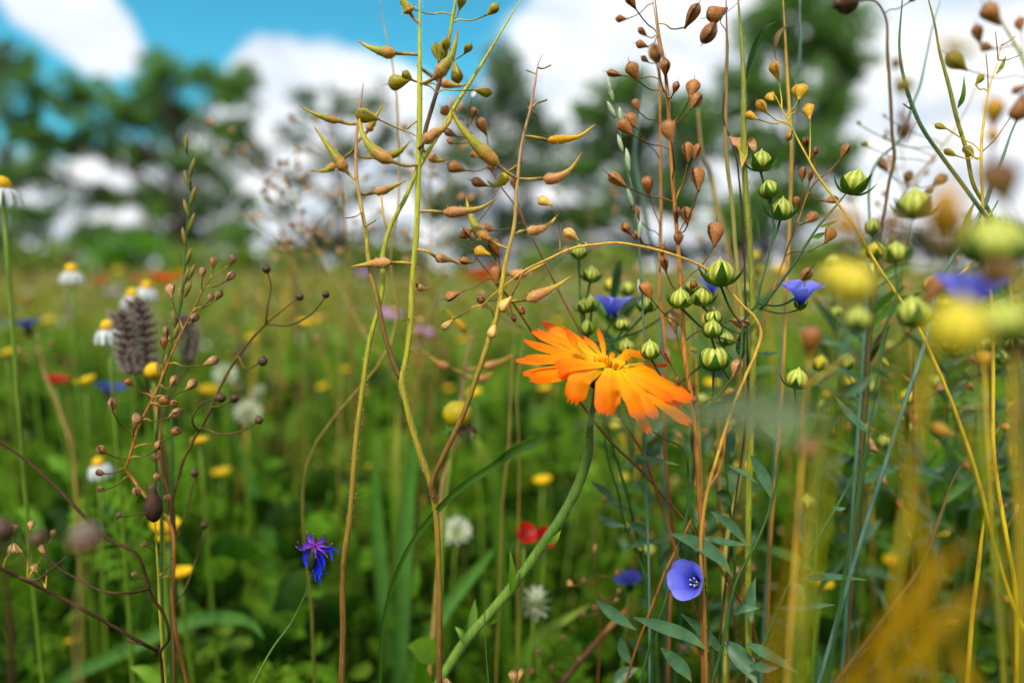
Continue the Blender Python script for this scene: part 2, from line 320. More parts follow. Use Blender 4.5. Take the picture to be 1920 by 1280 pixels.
for k in ('green_silicle', 'yellow_silicle', 'pale_silicle', 'brown_silicle', 'tan_silicle'):
    SIL[k] = [silicle(k, (k,), w, sd)[0] for w, sd in ((.31, 0), (.34, 1), (.29, 2))]
V, F, A, G = lathe_geo([(.1, 0), (.3, .1), (.46, .3), (.5, .5), (.44, .72), (.26, .9), (.16, .96), (.2, 1.06), (.08, 1.08)], 10)
SIL['dark_silicle'] = [mesh('dark_silicle', V, F, A, mats=('dark_silicle',))]
# flax capsule and sepal (unit diameter)
V, F, A, G = lathe_geo([(.04, 0), (.2, .03), (.38, .14), (.49, .34), (.5, .5), (.45, .68), (.33, .84), (.17, .95), (.06, 1.02), (.02, 1.12)], 30, ribs=10, ribamp=0.035)
CAPS = {m: mesh(m, V, F, A, G, mats=(m,)) for m in ('flax_capsule', 'ripe_capsule')}
def sepal_mesh(spread):
    pts = smooth_path([Vector((.05, 0, .0)), Vector((.34 + spread * .1, 0, .1)), Vector((.54 + spread * .25, 0, .38)), Vector((.54 + spread * .6, 0, .78))], 3)
    V, F, A = blade_geo(pts, lambda t: .42 * (math.sin(math.pi * min(1, t * .92 + .1)) ** .8) * (1 - .6 * max(0, t - .5)) + .005, Vector((1, 0, -.25)), cup=-0.2)
    return mesh('sepal', V, F, A, mats=('sepal',))
SEP = [sepal_mesh(0), sepal_mesh(.6)]

# ------------------------------------------------------------------ photo crops (pixel readings)
def crop(x0, y0, s):
    def f(*a): return [(x0 + a[i] / s, y0 + a[i + 1] / s) for i in range(0, len(a), 2)]
    return f
A_, B_, C_ = crop(540, 0, 2.909), crop(540, 420, 2.909), crop(540, 840, 2.909)
L1, L2, L3 = crop(0, 0, 2.909), crop(0, 420, 2.909), crop(0, 840, 2.909)
R1, R2, R3, R4, R5, R6 = [crop(x, y, 4.266) for x, y in ((1060, 0), (1480, 0), (1060, 280), (1480, 280), (1060, 560), (1480, 560))]
R7, R8, F_ = crop(1060, 840, 2.909), crop(1480, 840, 2.909), crop(960, 580, 5.333)
PX = crop(0, 0, 1)
def w3(px, d):
    """pixel path -> world path; d a depth or a (first, last) pair"""
    n = len(px); d0, d1 = d if isinstance(d, tuple) else (d, d)
    return [P(x, y, d0 + (d1 - d0) * i / max(1, n - 1)) for i, (x, y) in enumerate(px)]
def rooted(pts, lean=0.35):
    """carry a stem on from its lowest point down to the soil"""
    p = pts[-1]; t = (pts[-1] - pts[-2]); t.z = min(t.z, -1e-4); h = p.z
    if h <= 0.002: return pts
    sx = max(-lean, min(lean, t.x / -t.z)); sy = max(-lean, min(lean, t.y / -t.z))
    return pts + [Vector((p.x + sx * h * .4, p.y + sy * h * .4, h * .5)), Vector((p.x + sx * h * .6, p.y + sy * h * .6, -0.004))]

class Plant:
    def __init__(s, name, label, cat, px, d, w, m, group=None, wtop=None, sides=8, root=True, jit=.05, wend=0.0):
        check_path(px, label); pts = w3(px, d); s.d = proj(pts[0])[2]
        if root: pts = rooted(pts)
        s.base = pts[-1].copy(); s.base.z = max(0, s.base.z)
        s.o = link(name, None, loc=s.base); s.o.empty_display_size = 0.01; tag(s.o, label, cat, group); s.paths = []
        s.stem(None, None, w, m, wtop, sides, pts=pts, jit=jit, wend=wend)
    def rel(s, V): return [Vector(v) - s.base for v in V]
    def part(s, name, geo, m, parent=None):
        V, F, A = geo[:3]
        return link(name, mesh(name, s.rel(V), F, A, mats=(m,) if isinstance(m, str) else m, mi=geo[3] if len(geo) > 3 else None), parent or s.o)
    def stem(s, px, d, w, m, wtop=None, sides=8, pts=None, name='stem', jit=.05, wend=0.0):
        pts = smooth_path(pts or w3(px, d), 6); s.paths.append(pts)
        dd = sum(proj(p)[2] for p in pts[:len(pts) // 2 + 1]) / (len(pts) // 2 + 1)
        r1 = w * dd / FPX / 2; r0 = (wtop if wtop is not None else w * .75) * dd / FPX / 2
        return s.part(name, tube_geo(pts, lambda t: (r0 + (r1 - r0) * min(1, t * 1.6)) * (.3 + .7 * min(1, t * 16)) * (1 - wend * max(0, min(1, (t - .38) * 7))), sides, jit), m)
    def hairs(s, path, n, r, lo=0, hi=.75, h0=.0004, h1=.001):
        st = s.paths[path]; hv, hf, ha = [], [], []
        for _ in range(n):
            i = random.randrange(int(len(st) * lo), int((len(st) - 2) * hi)); c0 = st[i].lerp(st[i + 1], random.random()); tg = (st[i + 1] - st[i]).normalized()
            nn = (Quaternion(tg, random.uniform(0, 6.28)) @ tg.orthogonal()).normalized(); v = c0 + nn * r; k = len(hv); h = random.uniform(h0, h1)
            hv += [v + tg * .00005, v - tg * .00005, v + nn * h - tg * h * .4]; hf.append((k, k + 1, k + 2)); ha += [0, 0, 1]
        s.part('stem_hair', (hv, hf, ha), 'hair')['kind'] = 'stuff'
    def near(s, p, drop=.03):
        """an attachment point on the stems a little below p"""
        q = p - Vector((0, 0, drop)); return min((x for pa in s.paths for x in pa), key=lambda x: (x - q).length_squared)
    def pods(s, c, items, kind, ped, L=33, spread=.008, pw=2.2, name='seed_pod', dd=0.0):
        for it in items:
            cx, cy = c(it[0], it[1])[0]; l = (it[2] or L) * 1.1; D = s.d + dd + random.uniform(-spread, spread)
            if len(it) > 3 and it[3] is not None:
                ax, ay = c(it[3], it[4])[0]; a = min((x for pa in s.paths for x in pa), key=lambda x: (proj(x)[0] - ax) ** 2 + (proj(x)[1] - ay) ** 2)
                pa_, _, ad = proj(a); 
            else:
                a = s.near(P(cx, cy, D), 30 * s.d / FPX)
            cen = P(cx, cy, D); LM = l * D / FPX
            if len(it) > 5: dv = cen - P(*c(it[5], it[6])[0], D)
            else:
                dv = (cen - a); dv = dv.normalized() + Vector((0, 0, .45))
            dv = dv.normalized() + FW * random.uniform(-.35, .35); dv.normalize()
            b = cen - dv * LM * .5
            data = random.choice(SIL[kind])
            o = link(name, data, s.o, b - s.base, aim(dv), (LM * random.uniform(.9, 1.1), LM * random.uniform(.9, 1.1), LM))
            mid = a.lerp(b, .55) - dv * (b - a).length * .09
            pr = pw * D / FPX / 2
            s.part('pedicel', tube_geo(smooth_path([a, a.lerp(mid, .5) + Vector((0, 0, .0008)), mid, b + dv * LM * .06], 3), lambda t: pr * (1 + .5 * max(0, t - .8)), 5), ped)
    def radish(s, c, ped, pod, w=22, m='radish_pod', hairs=50, dd=0.0, pm='radish_branch'):
        """ped / pod: pixel polylines in crop c; pod swells near its base and runs out into a beak"""
        D = s.d + dd
        pp = smooth_path(w3(c(*pod), (D, D + random.uniform(-.01, .01))), 7)
        W = w * D / FPX / 2; f = random.uniform(.18, .26); ph = random.uniform(0, 6)
        def rad(t):
            body = math.exp(-((t - f) / (.16 if t < f else .24)) ** 2)
            return W * max(.03, ((1 - t) ** .62 * .66 + .36 * body * (1 + .14 * math.sin(t * 34 + ph))) * min(1, (t + .02) * 8))
        g = tube_geo(pp, rad, 10, .03); vs_ = list(g[0])
        hv, hf, ha = [], [], []
        for _ in range(hairs):
            i = random.randrange(10, int(len(vs_) * .62)); v = vs_[i]; ctr = pp[i // 10]; nn = (v - ctr)
            if nn.length < 1e-7: continue
            nn.normalize(); h = random.uniform(.5, 1.0) * 5 * D / FPX; s1 = nn.orthogonal() * .0001; k = len(hv)
            hv += [v + s1, v - s1, v + nn * h + Vector((random.gauss(0, 1), random.gauss(0, 1), random.gauss(0, 1))) * h * .2]; hf.append((k, k + 1, k + 2)); ha += [0, 0, 1]
        s.part('pod', join((g, 0), ((hv, hf, ha), 1)), (m, 'hair'))
        if ped:
            pts = w3(c(*ped), (D, D)); pts[-1] = pp[1]
            a = min((x for pa in s.paths for x in pa), key=lambda x: (proj(x)[0] - c(*ped[:2])[0][0]) ** 2 + (proj(x)[1] - c(*ped[:2])[0][1]) ** 2); pts[0] = a
            s.part('pedicel', tube_geo(smooth_path(pts, 4), lambda t: 2.6 * D / FPX * (1 + .3 * t), 6), pm)
    def twig(s, c, px, w, m, dd=0.0, name='twig', wt=None):
        pts = w3(c(*px), s.d + dd); a = min((x for pa in s.paths for x in pa), key=lambda x: (proj(x)[0] - c(*px[:2])[0][0]) ** 2 + (proj(x)[1] - c(*px[:2])[0][1]) ** 2)
        pts[0] = a; r = w * s.d / FPX / 2
        s.part(name, tube_geo(smooth_path(pts, 4), lambda t: r * (1 - .4 * t), 6), m)
    def capsule(s, c, x, y, diam, up=(0, 1), sep=0, m='flax_capsule', d=None, ped=True, bare=False, name='capsule', sq=1.0, pm='flax_stem'):
        cx, cy = c(x, y)[0]; D = d or s.d + random.uniform(-.006, .006); M = diam * D / FPX
        dv = (RT * up[0] + UP * up[1] + FW * random.uniform(-.25, .1)).normalized(); cen = P(cx, cy, D); b = cen - dv * M * .5
        o = link(name, CAPS[m], s.o, b - s.base, aim(dv), (M * sq, M * sq, M))
        if not bare:
            for k in range(5): link('sepal', SEP[sep], o, (0, 0, -.01), Quaternion(ZAX, k * 1.2566 + .3), (1, 1, random.uniform(.85, 1.1)))
        if ped:
            a = s.near(b, 55 * D / FPX); r = 3.2 * D / FPX / 2
            s.part('pedicel', tube_geo(smooth_path([a, a.lerp(b, .5) - Vector((0, 0, .1 * (b - a).length)), b + dv * M * .04], 5), lambda t: r * (1 + .5 * t), 6), pm)
        return o
    def leaf(s, c, px, w, m='flax_leaf', dd=0.0, face=None, cup=.12, name='leaf', d=None, wave=.03, prof=None):
        D = d if d else s.d + dd
        pts = smooth_path(w3(c(*px), D if isinstance(D, tuple) else (D, D + random.uniform(-.012, .012))), 6)
        dm = proj(pts[len(pts) // 2])[2]; W = w * dm / FPX
        nr = face or (UP * random.uniform(.2, .7) - FW + RT * random.uniform(-.4, .4))
        prof = prof or (lambda t: W * max(.015, math.sin(math.pi * min(1, (t * .98 + .02) ** .9)) ** 1.1))
        g = blade_geo(pts, prof, nr, cup=cup, wave=wave)
        return s.part(name, g, m)
# ------------------------------------------------------------------ ground and trees
gv = []; NX = 60
ys = [-6 + 0.0, -2, 0, .5, 1, 1.5, 2, 3, 4, 6, 8, 11, 15, 20, 27, 36, 50, 80, 140, 300, 700, 1400]; xs = [math.copysign(abs(k / 20) ** 3 * 1400 * (1 if abs(k) > 3 else .3), k) for k in range(-20, 21)]
gv = [(x, y, .01 * math.sin(x * 1.7) * math.cos(y * 1.3) * (1 if abs(x) < 20 else 0) - .012) for y in ys for x in xs]
gf = [(j * 41 + i, j * 41 + i + 1, (j + 1) * 41 + i + 1, (j + 1) * 41 + i) for j in range(len(ys) - 1) for i in range(40)]
tag(link('ground', mesh('ground', gv, gf, mats=('soil',))), 'green-brown meadow soil, darkened for shaded gaps, running to the tree line', 'ground', kind='structure')

def np_mesh(name, V, F, along, m):
    """V (n,3), F (k,4) or (k,3) integer arrays"""
    me = bpy.data.meshes.new(name); k = F.shape[1]
    me.vertices.add(len(V)); me.vertices.foreach_set('co', V.astype(np.float32).ravel())
    me.loops.add(F.size); me.loops.foreach_set('vertex_index', F.astype(np.int32).ravel())
    me.polygons.add(len(F)); me.polygons.foreach_set('loop_start', np.arange(0, F.size, k, dtype=np.int32)); me.polygons.foreach_set('loop_total', np.full(len(F), k, dtype=np.int32))
    me.update(calc_edges=True); a = me.attributes.new('along', 'FLOAT', 'POINT'); a.data.foreach_set('value', along.astype(np.float32)); me.materials.append(MATS[m]); return me
def scatter(name, tv, tf, ta, pos, yaw, pitch, roll, scale, m):
    """place a template at every pos; template grows along +Z"""
    tv, tf = np.asarray(tv, float), np.asarray(tf, int); n, k = len(pos), len(tv)
    sc = scale if scale.ndim == 2 else scale[:, None].repeat(3, 1)
    v = tv[None] * sc[:, None, :]
    def rot(v, a, i, j):
        c, s = np.cos(a)[:, None], np.sin(a)[:, None]; x, y = v[..., i].copy(), v[..., j].copy(); v[..., i] = c * x - s * y; v[..., j] = s * x + c * y
    rot(v, roll, 0, 1); rot(v, pitch, 2, 0); rot(v, yaw, 0, 1)
    v += pos[:, None, :]
    F = (tf[None] + (np.arange(n) * k)[:, None, None]).reshape(-1, tf.shape[1])
    return np_mesh(name, v.reshape(-1, 3), F, np.tile(ta, n), m)
LEAF_V = [(-.0, 0, 0), (.28, .06, .35), (.2, .1, .72), (0, .02, 1), (-.2, .1, .72), (-.28, .06, .35), (0, 0, .4)]
LEAF_F = [(0, 1, 6, 5), (1, 2, 3, 6), (5, 6, 3, 4)]; LEAF_A = np.array([0, .35, .7, 1, .7, .35, .4])

def crown(name, lobes, per, m, leaf, parent, base, shell=.55):
    pts = []
    for c, r in lobes:
        nc = max(3, int(per * (r[0] * r[2]) ** .75))
        for _ in range(nc):
            u = rng.normal(size=3); u /= np.linalg.norm(u); u *= rng.uniform(shell, 1.2)
            cc = np.array(c) + u * np.array(r); k = rng.integers(40, 90); cr = rng.uniform(.16, .36)
            pts.append(cc + np.clip(rng.normal(size=(k, 3)), -1.8, 1.8) * cr * np.array([.62, .62, .42]))
    pos = np.concatenate(pts) - np.array(base); n = len(pos)
    me = scatter(name, LEAF_V, LEAF_F, LEAF_A, pos, rng.uniform(0, 6.28, n), rng.uniform(.4, 2.6, n), rng.uniform(0, 6.28, n), rng.uniform(.6, 1.3, n) * leaf, m)
    return link(name, me, parent)
def tree(label, lobes_px, trunk_px, D, m, per=5, leaf=.22, cat='tree', name='tree', trunk_w=.16, group=None, shell=.1):
    base = P(trunk_px, HORIZON, D); base.z = 0
    o = tag(link(name, None, loc=base), label, cat, group)
    lob = []
    for x, y, rx, ry in lobes_px:
        d = D * random.uniform(.96, 1.06); c = P(x, y, d); lob.append((c, (rx * d / FPX, max(rx, ry) * d / FPX, ry * d / FPX)))
    top = max(c.z for c, r in lob); zs = sorted(lob, key=lambda a: a[0].z)
    tp = smooth_path([Vector((0, 0, -.05)), Vector((.1, 0, top * .3)), Vector((-.1, .1, top * .6)), Vector((.05, 0, top * .92))], 5)
    link('trunk', mesh('trunk', *tube_geo(tp, lambda t: trunk_w * (1.25 - t) + .02, 9, .06), mats=('bark',)), o)
    for c, r in lob:
        c0 = c - base; st = tp[max(2, min(len(tp) - 2, int(len(tp) * min(.85, max(.18, c0.z / top * .7)))))]
        q = smooth_path([st, st.lerp(c0, .5) + Vector((0, 0, .25)), c0 + Vector((0, 0, r[2] * .3))], 4)
        link('limb', mesh('limb', *tube_geo(q, lambda t: trunk_w * .42 * (1 - t) + .015, 6, .06), mats=('bark',)), o)
    crown('crown', [(c, r) for c, r in lob], per, m, leaf, o, base, shell); return o
tree('large loose green tree with ragged spiky top, under the bright blue sky gap', [(150, 190, 60, 45), (55, 170, 40, 60), (235, 215, 70, 50), (300, 140, 55, 45), (390, 155, 50, 45), (330, 210, 80, 50), (430, 250, 60, 50), (120, 270, 90, 40), (260, 290, 90, 40), (390, 320, 80, 45), (80, 330, 60, 30), (190, 370, 80, 35), (310, 385, 80, 40), (420, 395, 60, 40), (350, 440, 60, 30), (150, 450, 80, 24), (260, 440, 70, 24), (60, 410, 50, 26), (450, 440, 50, 26), (10, 330, 40, 30), (40, 250, 50, 40), (450, 170, 30, 50)], 335, 24, 'tree_leaf', 31, .17)
tree('thin see-through tree with many bright gaps behind the fine tan seed stalks', [(570, 180, 45, 30), (640, 200, 60, 40), (700, 190, 50, 36), (560, 260, 50, 30), (640, 290, 70, 35), (730, 260, 60, 45), (560, 340, 50, 28), (660, 370, 70, 32), (750, 340, 50, 40), (600, 430, 70, 26), (720, 430, 60, 30), (530, 400, 40, 26), (650, 460, 90, 20), (490, 300, 30, 40)], 640, 27, 'tree_leaf_cool', 16, .15)
tree('pointed tree standing right behind the radish stalks, with a narrow peak', [(945, 125, 34, 36), (935, 175, 55, 40), (870, 220, 50, 40), (980, 225, 60, 45), (1030, 260, 40, 40), (850, 300, 50, 40), (930, 300, 70, 45), (1010, 330, 60, 40), (880, 380, 60, 36), (970, 410, 70, 40), (820, 400, 40, 40), (1060, 400, 50, 40), (900, 450, 80, 24), (1040, 455, 60, 22)], 930, 26, 'tree_leaf_cool', 30, .17)
tree('rounded dense tree behind the tall brown pod stalks', [(1180, 175, 60, 40), (1110, 215, 50, 45), (1250, 210, 60, 50), (1160, 270, 80, 50), (1280, 290, 60, 50), (1090, 320, 50, 45), (1190, 350, 90, 45), (1280, 380, 60, 40), (1120, 410, 70, 35), (1320, 230, 40, 50)], 1190, 25, 'tree_leaf', 40, .17)
tree('tall dark broad tree rising out of frame behind the ribbed green stalks', [(1500, -30, 80, 60), (1570, 40, 60, 50), (1440, 60, 60, 60), (1520, 90, 80, 50), (1590, 130, 45, 50), (1400, 150, 50, 60), (1470, 180, 80, 50), (1560, 210, 60, 50), (1400, 260, 60, 50), (1480, 290, 80, 45), (1560, 300, 50, 40), (1420, 370, 80, 40), (1510, 380, 70, 40), (1380, 420, 60, 30)], 1480, 24, 'tree_leaf', 40, .18)
tree('slim dark tree at the meadow edge, just past the ragged spiky tree', [(-60, 130, 60, 60), (5, 110, 22, 40), (-40, 240, 60, 60), (0, 380, 40, 30), (-90, 340, 70, 60), (20, 450, 50, 25)], -60, 23, 'tree_leaf_cool', 22, .18)
for lab, lobes, tx, D, m in [
        ('low dark shrub under the thin see-through tree', [(560, 478, 60, 26), (640, 480, 60, 24), (600, 465, 40, 22)], 600, 30, 'shrub_leaf'),
        ('dark shrub under the rounded dense tree', [(1060, 480, 60, 28), (1140, 470, 60, 34), (1210, 478, 50, 26)], 1130, 28, 'shrub_leaf'),
        ('broad dark shrub beneath the tall dark tree', [(1290, 470, 60, 34), (1370, 470, 70, 36), (1450, 460, 60, 40)], 1370, 27, 'shrub_leaf'),
        ('dark hedge shrub behind the blurred yellow pods', [(1620, 470, 70, 40), (1700, 460, 60, 46), (1780, 465, 70, 42)], 1700, 28, 'shrub_leaf'),
        ('dark hedge shrub behind the near green capsules', [(1860, 455, 70, 50), (1940, 460, 70, 50)], 1890, 27, 'shrub_leaf'),
        ('bright green rounded bush in front of the ragged spiky tree', [(185, 478, 50, 30), (250, 468, 50, 34), (310, 484, 40, 26)], 240, 14, 'lime_leaf'),
        ('dark green shrub at the meadow edge below the slim dark tree', [(30, 485, 60, 28), (100, 492, 50, 20)], 60, 22, 'shrub_leaf'),
        ('olive thicket of tall weeds between the daisies and the seed sprays', [(400, 492, 50, 16), (450, 486, 40, 20), (510, 494, 50, 14)], 450, 11, 'far_leaf'),
        ('yellowish thicket of tall weeds beyond the radish fork', [(690, 494, 40, 14), (740, 488, 40, 18)], 715, 10, 'far_leaf'),
        ('olive thicket of tall weeds beyond the arching straw stem', [(1020, 492, 50, 14), (1090, 488, 40, 18), (1150, 495, 40, 12)], 1085, 12, 'far_leaf'),
        ('green thicket of tall weeds beyond the blue flax flower', [(1480, 486, 60, 20), (1560, 480, 60, 26), (1640, 490, 50, 18)], 1560, 11, 'far_leaf'),
        ('green thicket of weeds at the meadow edge below the slim dark tree', [(20, 494, 50, 16), (90, 490, 40, 18)], 55, 10, 'far_leaf'),
        ('dull green shrub under the pointed tree', [(780, 482, 60, 26), (860, 475, 60, 32), (940, 480, 60, 28)], 860, 29, 'tree_leaf_cool')]:
    tree(lab, lobes, tx, D, m, 24, .16, 'shrub', 'shrub', .05, shell=.3)

# ------------------------------------------------------------------ grass and ground cover (beyond counting)
def wedge(n, d0, d1, pw=1.0, pad=.25, half=.95):
    """random ground points in front of the camera, depth d0..d1"""
    u = rng.random(n); y = (d0 ** pw + u * (d1 ** pw - d0 ** pw)) ** (1 / pw)
    x = (rng.random(n) * 2 - 1) * (y * half + pad); return np.stack([x, y, np.zeros(n)], 1)
BL_V, BL_F, BL_A = [], [], []
for i, (z, x, w) in enumerate([(0, 0, .5), (.3, .02, .5), (.55, .07, .42), (.78, .16, .28), (1, .3, .03)]):
    BL_V += [(x, -w, z), (x, w, z)]; BL_A += [z, z]
    if i: k = 2 * i; BL_F.append((k - 2, k - 1, k + 1, k))
BL_A = np.array(BL_A)
def blades(name, n, d0, d1, pw, hmin, hmax, w, m, lab, pmax=.45):
    pos = wedge(n, d0, d1, pw); h = rng.uniform(hmin, hmax, n); ww = w * rng.uniform(.6, 1.4, n) * (1 + .12 * pos[:, 1])
    me = scatter(name, BL_V, BL_F, BL_A, pos, rng.uniform(0, 6.28, n), rng.uniform(0, pmax, n), np.zeros(n), np.stack([h, ww, h], 1), m)
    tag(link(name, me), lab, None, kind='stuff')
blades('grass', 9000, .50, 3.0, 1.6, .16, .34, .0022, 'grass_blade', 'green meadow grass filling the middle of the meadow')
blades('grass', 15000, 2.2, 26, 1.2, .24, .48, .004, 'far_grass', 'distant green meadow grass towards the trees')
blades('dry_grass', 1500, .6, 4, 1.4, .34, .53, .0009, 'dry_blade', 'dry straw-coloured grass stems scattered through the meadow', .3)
blades('dry_grass', 5000, 3, 26, 1.2, .36, .58, .0028, 'dry_blade', 'distant straw-coloured grass under the trees', .3)
SV, SF, SA, SG = lathe_geo([(.02, 0), (.3, .25), (.36, .55), (.2, .9), (.02, 1)], 6); SQ = [f for f in SF if len(f) == 4]
def seeds(n, d0, d1, z0, z1, size, m, lab):
    pos = wedge(n, d0, d1, 1.2); pos[:, 2] = rng.uniform(z0, z1, n); s = size * rng.uniform(.6, 1.4, n) * (1 + .16 * pos[:, 1])
    tag(link('seed_litter', scatter('seed_litter', SV, SQ, np.array(SA), pos, rng.uniform(0, 6.28, n), rng.uniform(0, 1.2, n), np.zeros(n), s, m)), lab, None, kind='stuff')
seeds(3200, .9, 9, .30, .50, .0065, 'tan_silicle', 'countless tiny tan seed heads hazing the far meadow')
seeds(2600, .9, 9, .26, .46, .0065, 'yellow_silicle', 'countless tiny yellow-green seed heads in the far meadow')
seeds(900, 1.2, 9, .28, .46, .008, 'daisy_petal', 'countless tiny pale flower heads in the far meadow')
# leafy ground cover: simple ovate leaves, clover leaflets, feathery leaves
def cover(name, n, d0, d1, pw, zlo, zhi, size, m, lab, tv=LEAF_V, tf=LEAF_F, ta=LEAF_A, pl=.5, ph=1.7):
    pos = wedge(n, d0, d1, pw); pos[:, 2] = zlo + (zhi - zlo) * rng.random(n) ** .7
    bump_ = .05 * np.sin(pos[:, 0] * 9 + 1) * np.cos(pos[:, 1] * 7); pos[:, 2] = np.maximum(.01, pos[:, 2] + bump_)
    s = size * rng.uniform(.6, 1.5, n) * (1 + .10 * pos[:, 1])
    me = scatter(name, tv, tf, ta, pos, rng.uniform(0, 6.28, n), rng.uniform(pl, ph, n), rng.uniform(-.5, .5, n), s, m)
    tag(link(name, me), lab, None, kind='stuff')
cover('foliage', 11000, .40, 1.7, 1.7, .03, .28, .03, 'deep_shaded_leaf', 'deep green leafy ground cover low in the meadow, shade put into its colour')
cover('foliage', 7000, .42, 2.4, 1.6, .10, .31, .025, 'bright_leaf', 'bright green leaves above the ground cover')
cover('foliage', 14000, 1.5, 9, 1.3, .05, .36, .034, 'far_leaf', 'blurred green foliage across the middle distance')
cover('foliage', 9000, 8, 28, 1.2, .10, .47, .06, 'far_leaf', 'far meadow foliage in front of the trees')
# clover leaflets in threes
cv, cf, ca = [], [], []
for k in range(3):
    a = k * 2.094; o = len(cv); R_ = Matrix.Rotation(a, 3, 'Z')
    for x, y, z in ((0, 0, 0), (.35, .25, .04), (.75, .3, .02), (.95, 0, -.02), (.75, -.3, .02), (.35, -.25, .04), (.5, 0, -.03)): cv.append(tuple(R_ @ Vector((x, y, z))))
    cf += [(o, o + 1, o + 6, o + 5), (o + 1, o + 2, o + 3, o + 6), (o + 5, o + 6, o + 3, o + 4)]; ca += [0, .4, .8, 1, .8, .4, .5]
cover('clover_foliage', 2600, .40, 1.8, 1.6, .08, .24, .016, 'bright_leaf', 'clover leaves in threes among the ground cover', cv, cf, np.array(ca), -.5, .5)
# feathery leaf: a rib with pairs of narrow lobed pinnae
fv, ff, fa = [], [], []
def quad(a, b, w, t):
    a, b = Vector(a), Vector(b); d = (b - a).normalized(); s = d.cross(Vector((0, 1, .0))); s = s.normalized() * w; o = len(fv); m_ = a.lerp(b, .5)
    fv.extend([tuple(a), tuple(m_ + s), tuple(b), tuple(m_ - s)]); ff.append((o, o + 1, o + 2, o + 3)); fa.extend([t] * 4)
quad((0, 0, 0), (0, .06, 1), .02, .3)
for i in range(9):
    z = .15 + i * .095; l = .34 * math.sin(math.pi * (i + 1.5) / 11)
    for s in (-1, 1):
        e = (s * l, .03 + .06 * z, z + l * .55); quad((0, .06 * z, z), e, .022, z)
        for f in (.45, .7):
            c0 = Vector((0, .06 * z, z)).lerp(Vector(e), f)
            quad(c0, c0 + Vector((s * l * .12, .02, l * .36)), .018, z + .1); quad(c0, c0 + Vector((s * l * .36, .02, -l * .02)), .018, z + .1)
cover('feathery_foliage', 3400, .38, 1.9, 1.5, .06, .26, .056, 'bright_leaf', 'feathery divided leaves of daisies among the ground cover', fv, ff, np.array(fa), .0, 1.1)

# ------------------------------------------------------------------ flowers and stalks scattered through the meadow behind
def flower_proto(kind):
    """unit flower head, metres, facing up; returns list of (name, mesh)"""
    out = []
    if kind == 'daisy':
        V, F, A, G = lathe_geo([(.001, -.003), (.004, -.001), (.0058, .001), (.0056, .004), (.004, .0068), (.0015, .0082), (.0003, .0085)], 12); out.append(('disc', mesh('disc', V, F, A, mats=('daisy_disc',))))
        V, F, A = blade_geo(smooth_path([Vector((.004, 0, .0005)), Vector((.008, 0, -.0015)), Vector((.0105, 0, -.0065)), Vector((.0112, 0, -.0115))], 2), lambda t: .0042 * (.5 + .5 * math.sin(math.pi * min(1, t * .8 + .15))), Vector((1, 0, .5)), nw=2)
        pm = mesh('petal', V, F, A, mats=('daisy_petal',)); out += [('petal', pm, k * .5236) for k in range(12)]
    elif kind in ('yellow', 'red', 'magenta', 'orange', 'pink'):
        V, F, A, G = lathe_geo([(.0006, -.003), (.003, 0), (.0026, .003), (.0004, .004)], 8); out.append(('disc', mesh('disc', V, F, A, mats=('daisy_disc' if kind != 'red' else 'calyx',))))
        r, n, w = {'yellow': (.010, 6, .010), 'red': (.019, 5, .024), 'magenta': (.016, 6, .014), 'orange': (.024, 14, .0075), 'pink': (.012, 6, .011)}[kind]
        V, F, A = blade_geo(smooth_path([Vector((.001, 0, 0)), Vector((r * .5, 0, .16 * r)), Vector((r, 0, .5 * r))], 3), lambda t: w * (.3 + .7 * min(1, t * 1.6)) * (1 if t < .8 else .85), Vector((-.4, 0, 1)), nw=3)
        pm = mesh('petal', V, F, A, mats=(kind + '_petal',)); out += [('petal', pm, k * 6.283 / n) for k in range(n)]
    elif kind == 'blue':
        V, F, A, G = lathe_geo([(.0012, -.012), (.005, -.008), (.0055, -.003), (.0035, 0)], 8); out.append(('calyx', mesh('calyx', V, F, A, mats=('calyx',))))
        V, F, A = blade_geo(smooth_path([Vector((.002, 0, -.001)), Vector((.009, 0, .005)), Vector((.017, 0, .008))], 2), lambda t: .008 * (.25 + t), Vector((-.4, 0, 1)), nw=2)
        pm = mesh('petal', V, F, A, mats=('cornflower_blue',)); out += [('petal', pm, k * .698) for k in range(9)]
    elif kind == 'clover':
        gs = []
        for k in range(46):
            z = 1 - 1.7 * (k + .5) / 46; a = k * 2.4; r = math.sqrt(max(0, 1 - z * z)); u = Vector((math.cos(a) * r, math.sin(a) * r, z))
            gs.append((blade_geo(smooth_path([u * .002, u * .007, u * .0115 + Vector((0, 0, .001))], 1), lambda t: .0028 * (1 - .6 * t), u.orthogonal(), nw=2), 0))
        V, F, A, M = join(*gs); out.append(('flower_head', mesh('flower_head', V, F, A, mats=('clover_floret',))))
    return out
PROTO = {k: flower_proto(k) for k in ('daisy', 'yellow', 'red', 'magenta', 'orange', 'pink', 'blue', 'clover')}
def meadow_flower(kind, px, py, d, label, group=None, name=None, cat='flower', sc=1.0, tilt=None, bare=False):
    top = P(px, py, d); base = Vector((top.x + random.uniform(-.03, .03), top.y + random.uniform(-.02, .05), 0))
    if top.z < .02: return
    o = tag(link(name, None, loc=base), label, cat, group)
    tl = top - base
    link('stem', mesh('stem', *tube_geo(smooth_path([tl, Vector((tl.x * .8 + random.uniform(-.01, .01), tl.y * .8, tl.z * .6)), Vector((0, 0, -.004))], 5), lambda t: .0009 + .0006 * t, 5), mats=('herb_stem',)), o)
    q = aim(tilt or (random.uniform(-.25, .25), random.uniform(-.35, .1), 1)); 
    hd = None
    for it in PROTO[kind]:
        if len(it) == 2: hd = link(it[0], it[1], o, tl, q, sc)
        elif not bare: link(it[0], it[1], o, tl, q @ Quaternion(ZAX, it[2]), sc)
